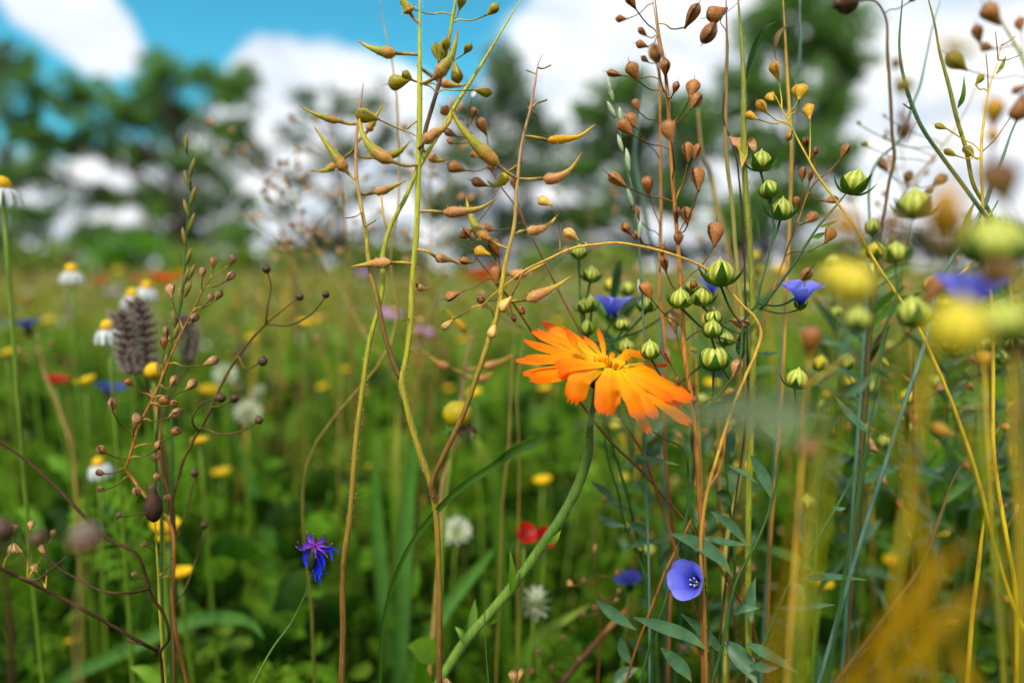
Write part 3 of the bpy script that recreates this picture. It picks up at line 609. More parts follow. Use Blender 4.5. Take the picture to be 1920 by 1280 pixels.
DAISIES = [(L2, 390, 262, .43, 'white daisy with a drooping ruff, standing clear above the meadow before the lime bush'), (L2, 590, 575, .36, 'white daisy with a domed yellow centre, touching the grey fuzzy seed heads'), (L2, 800, 352, .45, 'white daisy peeking over the grey fuzzy seed heads, near an orange bloom'),
           (L2, 722, 395, .44, 'white daisy half hidden behind the tip of the grey fuzzy seed heads'), (L3, 540, 92, .42, 'white daisy low in the grass beside the tan pods'), (L1, 12, 1030, .33, 'white daisy with hanging petals at the meadow edge, high against the sky')]
for c, x, y, d, lab in DAISIES: meadow_flower('daisy', *c(x, y)[0], d, lab, name='daisy', sc=.62 if d > .34 else .72, tilt=(random.uniform(-.1, .1), random.uniform(-.1, .05), 1))
meadow_flower('daisy', *L2(838, 825)[0], .34, 'petal-less yellow daisy head under the grey fuzzy seed heads', name='daisy', bare=True, sc=.75)
meadow_flower('blue', *L2(150, 560)[0], .55, 'blurred blue cornflower by the white daisies', name='cornflower', sc=.7); meadow_flower('blue', *L2(600, 915)[0], .6, 'dim blue cornflower low in the grass under the daisy', name='cornflower', sc=.7)
meadow_flower('blue', *C_(1862, 735)[0], .36, 'small round blue bloom low beside the oat grass stem', name='cornflower', sc=.42)
meadow_flower('orange', *L2(890, 318)[0], .62, 'blurred orange marigold beyond the white daisies', name='pot_marigold', sc=.6); meadow_flower('orange', *B_(1075, 305)[0], .75, 'faint orange-pink bloom in the far meadow between the radish pods', name='pot_marigold')
for x, y, d, k, lab in ((300, 865, .5, 'red', 'blurred red poppy behind the pale slanting stalk'), (555, 322, .9, 'red', 'small dark-red poppy before the lime bush'), (745, 312, .95, 'red', 'small rust-red poppy before the lime bush, near the orange marigold'), (372, 188, .7, 'magenta', 'magenta bloom raised above the white daisy')): meadow_flower(k, *L2(x, y)[0], d, lab, name='poppy' if k == 'red' else 'meadow_flower', sc=.45)
for x, y, d, lab in ((1290, 470, .36, 'scarlet poppy petals glowing behind the marigold stem'), (1400, 490, .37, 'smaller scarlet poppy touching the marigold stem')): meadow_flower('red', *C_(x, y)[0], d, lab, name='poppy', sc=.30, tilt=(.3, -.6, .6))
for c, x, y, d, lab, s in ((C_, 1350, 850, .37, 'shaggy white clover head behind the marigold stem', 1.1), (L2, 1225, 820, .55, 'white clover head below the dark seed balls', 1.1), (L2, 1350, 1030, .5, 'pale clover head beside the lowest dark seed ball', 1.2), (L2, 1405, 915, .6, 'small cream clover head between the dark seed balls', .8), (C_, 920, 460, .45, 'yellowish clover head behind the radish fork', 1.2), (B_, 1830, 480, .6, 'pale clover head behind the flax', .9)): meadow_flower('clover', *c(x, y)[0], d, lab, name='clover', sc=s * .75)
for c, x, y, d, lab in ((B_, 550, 510, .55, 'lilac bloom between the two radish stalks'), (B_, 745, 605, .6, 'small pink-lilac bloom right of the main radish stalk'.replace('right of', 'next to')), (B_, 415, 275, .9, 'violet speck of bloom far beyond the radish stalks'), (R3, 1265, 900, 1.0, 'mauve bloom far beyond the arching straw stem')): meadow_flower('pink', *c(x, y)[0], d, lab, name='meadow_flower', sc=.8)
ANCH = [(960, 20, 'radish stalk tops'), (690, 600, 'slanting yellow-green stalk'), (770, 700, 'radish fork'), (860, 790, 'withered marigold head'), (260, 640, 'grey fuzzy seed heads'), (205, 610, 'daisy with the domed centre'), (350, 400, 'ryegrass spike'), (440, 620, 'dark branching seed balls'), (600, 1050, 'faded cornflower'), (1100, 700, 'orange marigold head'),
        (1060, 950, 'marigold stem'), (1300, 1090, 'deep-blue cupped flower'), (1240, 560, 'tall rusty-brown stalk'), (1340, 660, 'fat striped capsule'), (1500, 570, 'blue flax flower'), (1430, 600, 'arching straw stem'), (1580, 950, 'leaning bare flax stem'), (1700, 800, 'bright yellow slanting stalk'), (1880, 900, 'near blurred yellow stalk'), (80, 950, 'dark arching stem'),
        (290, 930, 'dried dark bud'), (300, 1150, 'hairy green stem'), (130, 520, 'daisy before the lime bush'), (60, 700, 'meadow-edge cornflower'), (970, 450, 'pink radish pods'), (1110, 520, 'small flax heads'), (520, 520, 'tan seed sprays'), (1200, 900, 'oat grass stem'), (1700, 400, 'pale fat flax capsule'), (1820, 560, 'lilac-blue petal')]
def beyond(px, py): return min(ANCH, key=lambda a: (a[0] - px) ** 2 + (a[1] - py) ** 2)[2]
YEL = [(L2, 470, 868, .45), (L2, 45, 708, .55), (L2, 1140, 918, .5), (L2, 1090, 1192, .42), (L2, 1655, 550, .6), (L2, 978, 270, .6), (L2, 1370, 630, .7), (L2, 1735, 525, .8), (L3, 1210, 145, .55), (L3, 900, 440, .38), (L3, 922, 492, .38), (L3, 978, 700, .40), (L3, 1050, 912, .5), (L3, 395, 1060, .5), (B_, 85, 550, .6), (B_, 160, 530, .8), (B_, 950, 640, .7), (B_, 1020, 930, .5), (B_, 190, 895, .7), (B_, 310, 805, .7), (B_, 1470, 540, .9), (B_, 880, 905, .8), (C_, 1390, 190, .5), (R5, 1165, 690, .5), (R5, 470, 1125, .55), (R3, 1150, 1060, .7), (R3, 1710, 980, .6), (R8, 165, 748, .4), (R8, 325, 462, .5), (R8, 560, 622, .5), (L2, 260, 530, .8), (L2, 640, 260, 1.2), (L2, 100, 600, 1.1), (R7, 985, 120, .45), (B_, 1350, 760, .7), (B_, 1400, 900, .6)]
for c, x, y, d in YEL: meadow_flower('yellow', *c(x, y)[0], d, 'soft yellow buttercup beyond the ' + beyond(*c(x, y)[0]), 'yellow buttercups scattered in the meadow', name='buttercup', sc=random.uniform(.5, .75))
for i in range(60):                                          # smaller yellow, white and reddish dots further off
    d = random.uniform(1.0, 6); px = random.uniform(-60, 1980); k = random.choice(['yellow', 'yellow', 'clover', 'red', 'pink'])
    py = 505 + (random.uniform(.02, .14)) * FPX / d * (1 if d > 1.6 else .8)
    nm, lab, gr = {'yellow': ('buttercup', 'tiny far-off yellow buttercup in the meadow', 'far yellow buttercups'), 'clover': ('clover', 'far-off pale clover head in the meadow', 'far clover heads'), 'red': ('poppy', 'far-off red poppy in the meadow', 'far red poppies'), 'pink': ('meadow_flower', 'far-off pale lilac bloom in the meadow', 'far lilac blooms')}[k]
    meadow_flower(k, px, py, d, lab + ', beyond the ' + beyond(px, py), gr, name=nm, sc=random.uniform(.7, 1.1))
# faded marigold head
def dead_head():
    p = Plant('pot_marigold', 'withered marigold head, pale green with brown crumpled petals, behind the radish fork', 'flower', B_(935, 1085, 900, 1150, 890, 1280) + C_(860, 300, 830, 900), (.335, .34), 9, 'herb_stem', wtop=8)
    D = .335; c0 = P(*B_(925, 1110)[0], D); s = D / FPX / 2.909
    V, F, A, G = lathe_geo([(20, 0), (62, 20), (78, 70), (70, 110), (40, 140), (10, 146)], 16, ribs=8, ribamp=.06); p.part('seed_head', ([c0 + Vector(v) * s for v in V], F, A), 'ripe_capsule')
    for k in range(14):
        a = k * .449; r = Vector((math.cos(a), math.sin(a), 0)); sx = 1.15 if r.x > 0 else .9
        p.part('petal', blade_geo(smooth_path([c0 + (r * 55 + ZAX * 15) * s, c0 + (r * 85 * sx - ZAX * 10) * s, c0 + (r * 95 * sx - ZAX * random.uniform(25, 60)) * s], 3), lambda t: 34 * s * (1 - .5 * t), r, nw=3, wave=.2), 'cheek_pod' if r.x > -.2 else 'sepal')
mat('cheek_pod', [(0, S(60, 44, 30)), (1, S(110, 84, 60))], .6, var=.4)
dead_head()
# a second radish, out of focus
p = Plant('radish_plant', 'blurred pale radish stalk behind the fork, pods spread like wings', 'plant', B_(1020, 560, 1000, 650, 980, 720, 960, 870, 920, 1100, 890, 1280) + C_(870, 100, 830, 540), (.345, .35), 10, 'radish_branch', wtop=6)
p.radish(B_, (975, 830, 920, 800, 880, 785), (885, 785, 830, 765, 780, 730, 735, 688), 17, m='pink_pod', hairs=0); p.radish(B_, (985, 800, 1030, 785, 1060, 775), (1060, 778, 1120, 765, 1180, 740, 1245, 700), 17, m='pink_pod', hairs=0)
p.radish(B_, (980, 830, 1010, 840, 1040, 845), (1035, 848, 1080, 835, 1110, 810, 1130, 780), 17, m='pink_pod', hairs=0); p.radish(B_, (1000, 640, 980, 620, 965, 590), (968, 592, 940, 550, 900, 510, 860, 460), 14, m='yellow_pod', hairs=0)
# blurred straw stalks of false flax in the middle distance
def spray(label, px, d, n, h0, m='tan_stem', kind='tan_silicle', w=9, group=None, bx=.5):
    p = Plant('false_flax_plant', label, 'plant', px, (d, d * 1.06), w, m, wtop=w * .45, group=group)
    st = p.paths[0]; top = st[0]
    for k in range(n):
        t = random.random() ** .8 * h0; a = st[int(t * (len(st) - 1))]; ang = random.uniform(0, 6.283); l = random.uniform(.010, .03)
        c0 = a + Vector((math.cos(ang) * l, math.sin(ang) * l * .6, l * random.uniform(.1, .9))); dv = (c0 - a).normalized(); M = .0062 * random.uniform(.8, 1.1)
        link('seed_pod', random.choice(SIL[kind]), p.o, c0 - p.base, aim(dv + ZAX * .4), M); p.part('pedicel', tube_geo([a, a.lerp(c0, .5) - ZAX * .001, c0 + dv * .0004], lambda t: .00035, 4), m)
    return p
mat('rust_silicle', [(0, S(170, 124, 66)), (0.6, S(196, 150, 92)), (1, S(120, 88, 52))], 0.5, var=0.3, deep=1.05); SIL['rust_silicle'] = [silicle('rust_silicle', ('rust_silicle',), .32, 1)[0]]
SPR = [('tan false flax spray against the bright tree gaps, leaning away from the radish fork', B_(0, -230, 40, -100, 110, 40, 200, 230, 300, 380, 430, 620, 540, 760), .42, 26, .45, 13),
       ('fine tan false flax spray against the tree gaps, farthest from the radish fork', PX(478, 300, 500, 360, 530, 440, 560, 520, 600, 640, 640, 800), .48, 26, .4, 8),
       ('rusty false flax spray in the gap between the slanting stalk and the radish stalk', PX(620, 240, 640, 330, 650, 420, 655, 520, 660, 700), .46, 22, .45, 8),
       ('golden blurred false flax directly behind the radish stalk', PX(805, 250, 806, 380, 804, 500, 795, 640, 770, 800), .42, 18, .5, 8),
       ('rusty spotted false flax behind the lower radish pods', PX(850, 330, 838, 420, 826, 520, 815, 700), .48, 20, .5, 7),
       ('brown thin false flax pair-stem behind the withered marigold head', B_(1250, 350, 1235, 600, 1220, 800, 1200, 1250) + C_(1180, 200, 1150, 900), .34, 3, .1, 9),
       ('brown straight stem just behind the marigold petals', B_(1300, 450, 1275, 700, 1250, 900, 1260, 1200) + C_(1260, 200, 1250, 900), .34, 2, .1, 9),
       ('tan stalk with a few pods behind the flax capsules', PX(1140, 470, 1130, 600, 1120, 800), .5, 16, .5, 8), ('pale dry spray behind the oat grass', PX(1105, 400, 1110, 520, 1100, 700), .55, 20, .5, 7),
       ('pale stalk bending behind the daisies, thick and blurred', L2(200, 590, 240, 800, 320, 1000, 390, 1210) + L3(420, 300, 450, 900), .42, 0, .1, 18),
       ('thin green-brown stem behind the pale bending stalk', L2(320, 690, 340, 800, 380, 1000, 400, 1200), .5, 3, .1, 8),
       ('tan stem in the open gap between fork and slanting stalk', B_(600, 900, 610, 1100, 600, 1270) + C_(610, 300), .42, 0, .1, 9),
       ('dull brown stem in shade between cornflower and slanting stalk', B_(270, 600, 285, 900, 275, 1280) + C_(280, 300), .46, 3, .1, 9),
       ('dry spray behind the ribbed green stalks', PX(1340, 360, 1345, 480, 1350, 620), .5, 16, .5, 8), ('dry spray behind the yellow slanting stalk', PX(1600, 330, 1610, 460, 1620, 640), .45, 18, .5, 8), ('dry spray behind the blurred lime pods', PX(1690, 250, 1700, 380, 1705, 600), .42, 20, .5, 8)]
for lab, px, d, n, h, w in SPR: spray(lab, px, d, n, h, w=w * .62, kind=random.choice(['tan_silicle', 'rust_silicle']))
# low spray with small tan balls in front of the marigold stem base
p = spray('low spray of small tan seed balls beneath the marigold, on thin brown stems', C_(1660, 540, 1680, 700, 1700, 900, 1690, 1285), .325, 0, .3, 'dull_stem', w=6)
p.stem(C_(1862, 860, 1750, 980, 1600, 1150, 1480, 1290), (.35, .34), 12, 'brown_stem', name='branch')
p.pods(C_, [(x, y, 17) for x, y in ((1540, 740), (1615, 725), (1800, 680), (1805, 780), (1790, 830), (1675, 870), (1610, 905), (1500, 1035), (1365, 1110), (1590, 1150), (1440, 1195), (1325, 1215), (1675, 545), (1725, 275))], 'tan_silicle', 'dull_stem', spread=.006)
p = Plant('false_flax_plant', 'low brown false flax with a close pair of open pods, beneath the clover head', 'plant', C_(1240, 1275, 1238, 1300, 1235, 1400), (.265, .27), 5, 'dull_stem')
p.pods(C_, [(1228, 1245, 24, 1240, 1300, 1232, 1275), (1268, 1238, 26, 1240, 1300, 1255, 1270), (870, 1275, 22, 1238, 1310)], 'tan_silicle', 'dull_stem', spread=.002)
# broad grass blades and leaves one can pick out
def big_leaf(label, px, d, w, m='broad_blade', face=Vector((.2, -1, .7)), prof=None, name='grass_stalk', cat='grass', group=None):
    pts = rooted(w3(px, d)); dm = proj(pts[0])[2]; W = w * dm / FPX
    g = blade_geo(smooth_path(pts[::-1], 6), prof or (lambda t: W * (.75 + .25 * math.sin(t * 3)) * (1 if t < .6 else max(.02, (1 - ((t - .6) / .4) ** 2)))), face, cup=.2, wave=.03)
    base = pts[-1]; tag(link(name, mesh(name, [v - base for v in g[0]], g[1], g[2], mats=(m,)), loc=base), label, cat, group)
big_leaf('wide pale green blade arching low beneath the false flax and cornflower', L3(1440, 1040, 1380, 960, 1250, 925, 1100, 930, 900, 1000, 620, 1130, 320, 1285), (.40, .44), 30)
big_leaf('pointed green leaf tip low under the dried bud', L3(708, 1192, 790, 1215, 870, 1290), (.34, .34), 26, 'bright_leaf')
for i, (px, d, w, lab) in enumerate([(PX(790, 740, 772, 860, 760, 1000, 755, 1120), .44, 30, 'broad upright green blade behind the radish fork'), (PX(745, 760, 740, 880, 745, 1000), .48, 24, 'upright green blade in shade close by the fork'), (PX(700, 820, 705, 950, 715, 1080), .5, 26, 'dark upright blade behind the slanting stalk'), (PX(870, 780, 905, 850, 925, 900, 930, 960), .42, 26, 'pale folded blade under the withered marigold head'),
        (PX(950, 1000, 900, 1060, 850, 1120, 800, 1200), .42, 26, 'dark green blade slanting behind the marigold stem'), (PX(1110, 1130, 1060, 1160, 1000, 1200, 960, 1260), .40, 22, 'green blade lying low behind the small tan seed balls'), (PX(430, 790, 470, 900, 500, 1000, 510, 1100), .55, 28, 'dark green blade between the seed balls and the cornflower'), (PX(560, 880, 545, 980, 540, 1100), .6, 26, 'green blade standing behind the cornflower')]):
    big_leaf(lab, px, (d, d), w, 'grass_blade' if i % 2 else 'broad_blade')
big_leaf('ovate pale leaf low by the foot of the radish stalk', C_(655, 1075, 720, 1090, 800, 1130, 830, 1180), (.33, .34), 38, 'bright_leaf', prof=lambda t: .011 * max(.03, math.sin(math.pi * min(1, max(0, (t - .45) / .55)))) + .0006, name='dock_plant', cat='plant')
big_leaf('pointed yellow-green leaf low by the foot of the radish stalk', C_(700, 1160, 720, 1220, 740, 1290), (.30, .31), 34, 'lime_leaf', name='dock_plant', cat='plant')

# crowded yellow-green stems that fill the meadow behind the flax
def filler(px, top, d, label, kind):
    lean = random.uniform(-60, 60); pts = PX(px, top, px + lean * .3, top + 150, px + lean, top + 420)
    p = Plant('flax_plant' if kind else 'false_flax_plant', label, 'plant', pts, (d, d * 1.05), random.uniform(3, 6) * .45 / max(.45, d), random.choice(['flax_stem', 'flax_stem', 'herb_stem']) if kind else random.choice(['straw_stem', 'olive_stem', 'dull_stem']), group='flax stems crowding behind' if kind else 'false flax stems crowding behind', wtop=4)
    st = p.paths[0]; n = len(st)
    for k in range(random.randint(16, 24) if kind else 11):
        a = st[random.randrange(1, int(n * (.93 if kind else .6)))]; an = random.uniform(0, 6.283); l = random.uniform(.018, .036) if kind else random.uniform(.012, .026); dv = Vector((math.cos(an), math.sin(an) * .6, random.uniform(.3, 1.2))).normalized(); W = random.uniform(.003, .0055)
        if kind: p.part('leaf', blade_geo(smooth_path([a, a + dv * l * .5, a + dv * l - ZAX * l * .15], 3), lambda t: W * math.sin(math.pi * min(1, t * .92 + .05)) + .0001, Vector((0, -1, .6)), nw=2), random.choice(['flax_leaf', 'flax_leaf', 'sepal', 'dark_leaf']))
        else:
            c0 = a + dv * l * .8; link('seed_pod', random.choice(SIL[random.choice(['yellow_silicle', 'tan_silicle', 'green_silicle', 'brown_silicle'])]), p.o, c0 - p.base, aim(dv), .0062); p.part('pedicel', tube_geo([a, a.lerp(c0, .5), c0 + dv * .0005], lambda t: .00035, 4), 'straw_stem')
    if kind:
        for k in range(2):
            a = st[0] if k == 0 else st[random.randrange(3, n // 2)]; M = .0075; b = a if k == 0 else a + Vector((random.uniform(-.02, .02), 0, .02))
            o = link('capsule', CAPS[random.choice(['flax_capsule', 'ripe_capsule'])], p.o, b - p.base, aim((random.uniform(-.2, .2), random.uniform(-.2, .2), 1)), M)
            for j in range(5): link('sepal', SEP[0], o, (0, 0, -.01), Quaternion(ZAX, j * 1.2566))
            if k: p.part('pedicel', tube_geo([a, a.lerp(b, .5), b], lambda t: .0004, 4), 'flax_stem')
for i in range(44):
    px = random.uniform(1120, 1960); d = random.uniform(.30, .58); top = random.uniform(480, 760) if px > 1400 else random.uniform(540, 820); k = i % 3 > 0
    filler(px, top, d, ('leafy green flax stem crowded beyond the ' if k else 'thin false flax with small pods beyond the ') + beyond(px, top + 150), k)
for i in range(16):
    px = random.uniform(430, 1130); d = random.uniform(.5, 1.0); top = random.uniform(430, 560)
    filler(px, top, d, 'thin false flax stem with small pods, far back beyond the ' + beyond(px, top + 100), 0)
# ------------------------------------------------------------------ pot marigold
def marigold():
    D = .256
    px = R5(240, 690, 225, 850, 200, 1000) + C_(1640, 20, 1610, 130, 1520, 330, 1400, 510, 1250, 720, 1100, 900, 960, 1060, 850, 1230)
    p = Plant('pot_marigold', 'bright orange pot marigold with drooping petals on a curved hairy green stem', 'flower', px, (D, D + .035), 21, 'marigold_stem', wtop=18, sides=12)
    # hairs along the stem
    hv, hf, ha = [], [], []
    st = p.paths[0]
    for _ in range(1500):
        i = random.randrange(len(st) - 14); c0 = st[i].lerp(st[i + 1], random.random()); tg = (st[i + 1] - st[i]).normalized()
        nn = tg.orthogonal(); nn = (Quaternion(tg, random.uniform(0, 6.28)) @ nn).normalized(); v = c0 + nn * .0017
        k = len(hv); sd = tg * .00004; h = random.uniform(.0005, .0011); hv += [v + sd, v - sd, v + nn * h + tg * h * .3]; hf.append((k, k + 1, k + 2)); ha += [0, 0, 1]
    p.part('stem_hair', (hv, hf, ha), 'hair')['kind'] = 'stuff'
    cen = P(*F_(945, 545)[0], D); down = (P(*F_(900, 700)[0], D) - cen).normalized(); axis = -down
    s = D / FPX / 5.333                                     # metres per reading in the close crop
    prof = [(20, -270), (95, -250), (165, -190), (180, -130), (150, -80), (90, -60)]
    V, F, A, G = lathe_geo([(r * s * 1.0, z * s) for r, z in prof], 20)
    q = aim(axis, 0); V = [cen + q @ Vector(v) for v in V]; cal = p.part('calyx', (V, F, A), 'calyx')
    for k in range(16):                                     # bracts hugging the cup
        a = k / 16 * 6.283; loc = [cen + q @ Vector((math.cos(a) * r * s, math.sin(a) * r * s, z * s)) for r, z in ((60, -268), (158, -205), (190, -140), (196, -90), (200, -60))]
        p.part('bract', blade_geo(smooth_path(loc, 2), lambda t: 60 * s * (1 - t ** 2) + .0001, q @ Vector((math.cos(a), math.sin(a), 0)), nw=2), 'calyx', cal)
    def petal(base, mid, tip, w, dz0, dzm, dz1, face=None, name='petal', notch=True, m='marigold_petal', cup=None):
        b, t = P(*F_(*base)[0], D + dz0), P(*F_(*tip)[0], D + dz1); md = P(*F_(*mid)[0], D + dzm)
        pts = smooth_path([b, b.lerp(md, .55), md, md.lerp(t, .55), t], 4); W = w * s * (random.uniform(.98, 1.18) if notch else 1)
        nr = face or (axis * .75 - FW * .65)
        g = blade_geo(pts, lambda u: W * (.38 + .62 * min(1, u * 2.2)) * (1 if u < .8 else (1 - .42 * ((u - .8) / .2) ** 2)), nr, cup=(random.uniform(-.22, -.08) if cup is None else cup), nw=6, wave=.05, twist=random.uniform(-.35, .35))
        V, F, A = g
        if notch:                                            # three small teeth at the tip
            tg = (pts[-1] - pts[-2]).normalized()
            for k, e in enumerate((-.04, .10, -.05, .13, -.05, .09, -.04)): V[-7 + k] = V[-7 + k] + tg * (e * W * 1.6)
        for i in range(len(V)): V[i] = V[i] + Vector(nr).normalized() * (.035 * W * math.cos((i % 7) / 6 * 6.283 * 2))      # veins as shallow pleats
        return p.part(name, (V, F, A), m)
    P0 = [((820, 470), (560, 290), (318, 128), 130, .004, .010, .016), ((850, 470), (690, 330), (505, 170), 105, .006, .014, .022), ((800, 490), (520, 330), (258, 200), 95, .003, .006, .010),
          ((800, 500), (520, 380), (205, 222), 75, .002, .004, .006), ((820, 520), (460, 420), (130, 308), 135, 0, -.001, -.002), ((760, 500), (640, 350), (560, 205), 110, -.003, -.006, -.006),
          ((900, 470), (800, 350), (705, 262), 95, .008, .018, .026), ((800, 535), (400, 510), (48, 508), 90, 0, 0, 0), ((830, 545), (480, 500), (145, 482), 120, -.004, -.008, -.012),
          ((760, 560), (430, 600), (118, 642), 95, -.002, -.004, -.006), ((820, 580), (500, 650), (188, 690), 115, -.005, -.010, -.014), ((930, 555), (680, 545), (440, 560), 120, -.006, -.014, -.020),
          ((880, 590), (680, 690), (605, 915), 190, -.007, -.019, -.020), ((960, 590), (920, 760), (905, 1030), 150, -.008, -.020, -.023), ((990, 590), (980, 780), (985, 1050), 150, -.008, -.021, -.022),
          ((1010, 600), (1010, 800), (1010, 960), 130, -.008, -.018, -.020), ((1070, 610), (1180, 840), (1290, 1080), 170, -.007, -.017, -.019), ((1060, 620), (1200, 900), (1375, 1220), 120, -.006, -.013, -.014),
          ((1120, 630), (1290, 850), (1440, 1070), 120, -.006, -.014, -.018), ((1140, 630), (1440, 880), (1775, 1130), 135, -.004, -.010, -.013), ((1120, 600), (1450, 750), (1790, 895), 135, -.002, -.006, -.008),
          ((1140, 630), (1430, 820), (1710, 960), 100, -.003, -.004, -.004), ((1150, 600), (1440, 690), (1740, 828), 115, .001, .002, .003), ((1150, 590), (1380, 590), (1530, 712), 65, .003, .008, .008),
          ((1160, 550), (1320, 555), (1545, 556), 70, .005, .010, .014), ((1050, 550), (1170, 430), (1362, 462), 90, .006, .014, .018), ((930, 500), (905, 340), (870, 200), 65, .007, .016, .018),
          ((890, 560), (700, 600), (470, 640), 110, -.004, -.009, -.012), ((1090, 600), (1330, 740), (1600, 900), 120, -.003, -.008, -.011), ((1130, 580), (1400, 650), (1650, 790), 90, .002, .004, .006),
          ((860, 480), (740, 390), (620, 260), 95, .007, .016, .022), ((840, 490), (640, 380), (430, 250), 110, .003, .008, .014), ((1020, 520), (1110, 470), (1200, 500), 70, .008, .016, .022),
          ((980, 500), (1000, 460), (1015, 432), 50, .003, .006, .008)]
    for a in P0: petal(*a)
    petal((1190, 570), (1170, 520), (1118, 440), 26, .001, .0, -.001, notch=False)
    for k in range(46):                                     # short yellow florets crowding the centre
        a = random.uniform(0, 6.283); r = random.uniform(.0, .85); u, v = math.cos(a) * r, math.sin(a) * r
        bx, by, bz = 965 + u * 190, 545 + u * 60 - v * 26, v * .0085
        tx, ty, tz = bx + u * 110 + random.uniform(-25, 25), by - random.uniform(35, 85) + 25 * r, bz + v * .003
        petal((bx, by + 25), ((bx + tx) / 2, (by + ty) / 2 - 8), (tx, ty), random.uniform(26, 46), bz, (bz + tz) / 2, tz, notch=False, name='floret', m='marigold_floret')
    # stem leaves
    p.leaf(C_, (1215, 800, 1225, 700, 1210, 550), 14, 'bright_leaf', d=.275); p.leaf(C_, (1400, 520, 1450, 500, 1490, 445), 12, 'bright_leaf', d=.262)
    p.leaf(C_, (1100, 960, 1130, 930, 1145, 880), 9, 'bright_leaf', d=.28); p.leaf(C_, (960, 1070, 945, 1010, 910, 970), 12, 'bright_leaf', d=.285)
    p.leaf(C_, (985, 1040, 1010, 930, 1020, 820), 18, 'bright_leaf', d=.285)
marigold()

# ------------------------------------------------------------------ radish with long beaked pods
S2 = A_(718, -40, 718, 300, 718, 600, 712, 900, 700, 1280) + B_(680, 300, 670, 520, 640, 760, 620, 850, 645, 980, 730, 1280) + C_(775, 180, 800, 300, 820, 600, 825, 1250)
p = Plant('radish_plant', 'tall forked radish stalk with curved beaked pods, marigold beside it', 'plant', S2, (.26, .265), 12, 'radish_stem', wtop=10, sides=12)
p.stem(A_(412, 455, 395, 560, 378, 700, 370, 850, 375, 980, 400, 1130, 425, 1280) + B_(440, 200, 490, 430, 540, 650, 612, 845), (.275, .263), 9, 'radish_branch', wtop=4.5, name='branch')
p.stem(A_(1390, 295, 1370, 335, 1350, 440, 1320, 600, 1290, 720, 1265, 850, 1250, 1000, 1225, 1280) + B_(1200, 150, 1165, 340, 1140, 500, 1105, 600, 1080, 680, 1040, 800, 950, 1050, 845, 1270) + C_(795, 160, 782, 215, 790, 270), (.255, .262), 10, 'radish_branch', wtop=3.5, name='branch')
rp = p.radish
p.hairs(0, 1200, .0010)
rp(A_, (710, 290, 640, 294, 590, 292), (592, 292, 530, 285, 450, 262, 378, 222), 24)
rp(A_, (710, 140, 690, 105, 665, 75), (668, 78, 650, 40, 625, 5, 600, -30), 25)
rp(A_, (725, 475, 765, 445, 800, 428), (796, 432, 840, 380, 895, 300, 915, 230, 925, 155), 26, dd=-.006)
rp(A_, (722, 805, 728, 795, 735, 782), (733, 785, 790, 735, 850, 700, 885, 650, 893, 590), 24, m='pink_pod', dd=-.008, hairs=80)
rp(A_, (695, 922, 630, 902, 575, 885), (578, 888, 480, 830, 420, 760, 395, 690, 388, 608), 27, dd=-.006, hairs=70)
rp(A_, (720, 1152, 785, 1152, 845, 1160), (842, 1160, 930, 1155, 1060, 1130, 1140, 1080), 23, m='pink_pod')
rp(B_, (675, 206, 620, 210, 560, 212), (565, 212, 490, 214, 420, 222, 345, 232), 24, m='pink_pod')
rp(B_, (715, 135, 765, 152, 805, 180), (800, 178, 850, 190, 895, 200, 940, 222), 20, m='pink_pod')
rp(B_, (700, 335, 705, 335, 712, 338), (704, 340, 740, 355, 780, 345), 15, m='pink_pod', hairs=20, dd=.01)
rp(A_, (735, 800, 750, 830, 770, 850), (768, 848, 810, 872, 845, 876, 872, 862), 20, m='pink_pod', dd=.02, hairs=30)
rp(A_, (725, 370, 760, 400, 815, 440), (815, 440, 870, 460, 930, 468, 985, 458), 20, m='pink_pod', dd=.03, hairs=20)
rp(A_, (378, 840, 470, 860, 545, 850), (545, 850, 600, 832, 640, 800, 670, 768), 17, dd=.03, hairs=20)
rp(A_, (400, 1062, 440, 1058, 470, 1050), (470, 1052, 530, 1036, 590, 1010, 648, 985), 19, m='pink_pod', dd=.02, hairs=30)
rp(A_, (375, 687, 330, 675, 290, 665), (292, 665, 220, 648, 140, 620, 55, 570), 15, dd=.012)
rp(A_, (378, 990, 350, 965, 325, 945), (325, 945, 280, 880, 220, 800, 140, 688), 23, dd=.012)
rp(A_, (378, 790, 400, 750, 430, 720), (430, 722, 455, 680, 490, 620, 525, 550), 16, dd=.03, hairs=20)
rp(A_, (372, 800, 310, 860, 260, 895), (260, 895, 220, 925, 180, 935, 120, 930), 16, dd=.03, hairs=20)
rp(A_, (1300, 742, 1360, 752, 1410, 766), (1408, 765, 1500, 760, 1590, 742, 1675, 678), 19, m='yellow_pod', hairs=50)
rp(A_, (1262, 985, 1320, 978, 1390, 970), (1388, 972, 1450, 975, 1540, 925, 1603, 832), 23, m='pink_pod', hairs=90)
rp(A_, (1250, 977, 1195, 940, 1150, 905), (1155, 908, 1080, 840, 980, 740, 910, 640, 886, 568), 29, hairs=90, dd=-.006)
rp(A_, (1252, 900, 1220, 925, 1195, 945), (1195, 940, 1170, 985, 1120, 1010, 1085, 985), 24, m='green_silicle', hairs=60)
rp(A_, (1238, 1265, 1270, 1262, 1300, 1258), (1298, 1258, 1360, 1255, 1430, 1220, 1477, 1163), 21, m='pink_pod', hairs=60)
rp(B_, (1195, 137, 1150, 115, 1100, 85), (1103, 88, 1040, 40, 990, -60, 970, -155), 25, hairs=80)
rp(B_, (1175, 285, 1190, 275, 1205, 268), (1203, 270, 1270, 275, 1340, 245, 1407, 210), 21, m='pink_pod', hairs=120)
rp(B_, (1150, 425, 1230, 420, 1300, 415), (1295, 417, 1390, 375, 1470, 335, 1547, 283), 24, m='pink_pod', hairs=80)
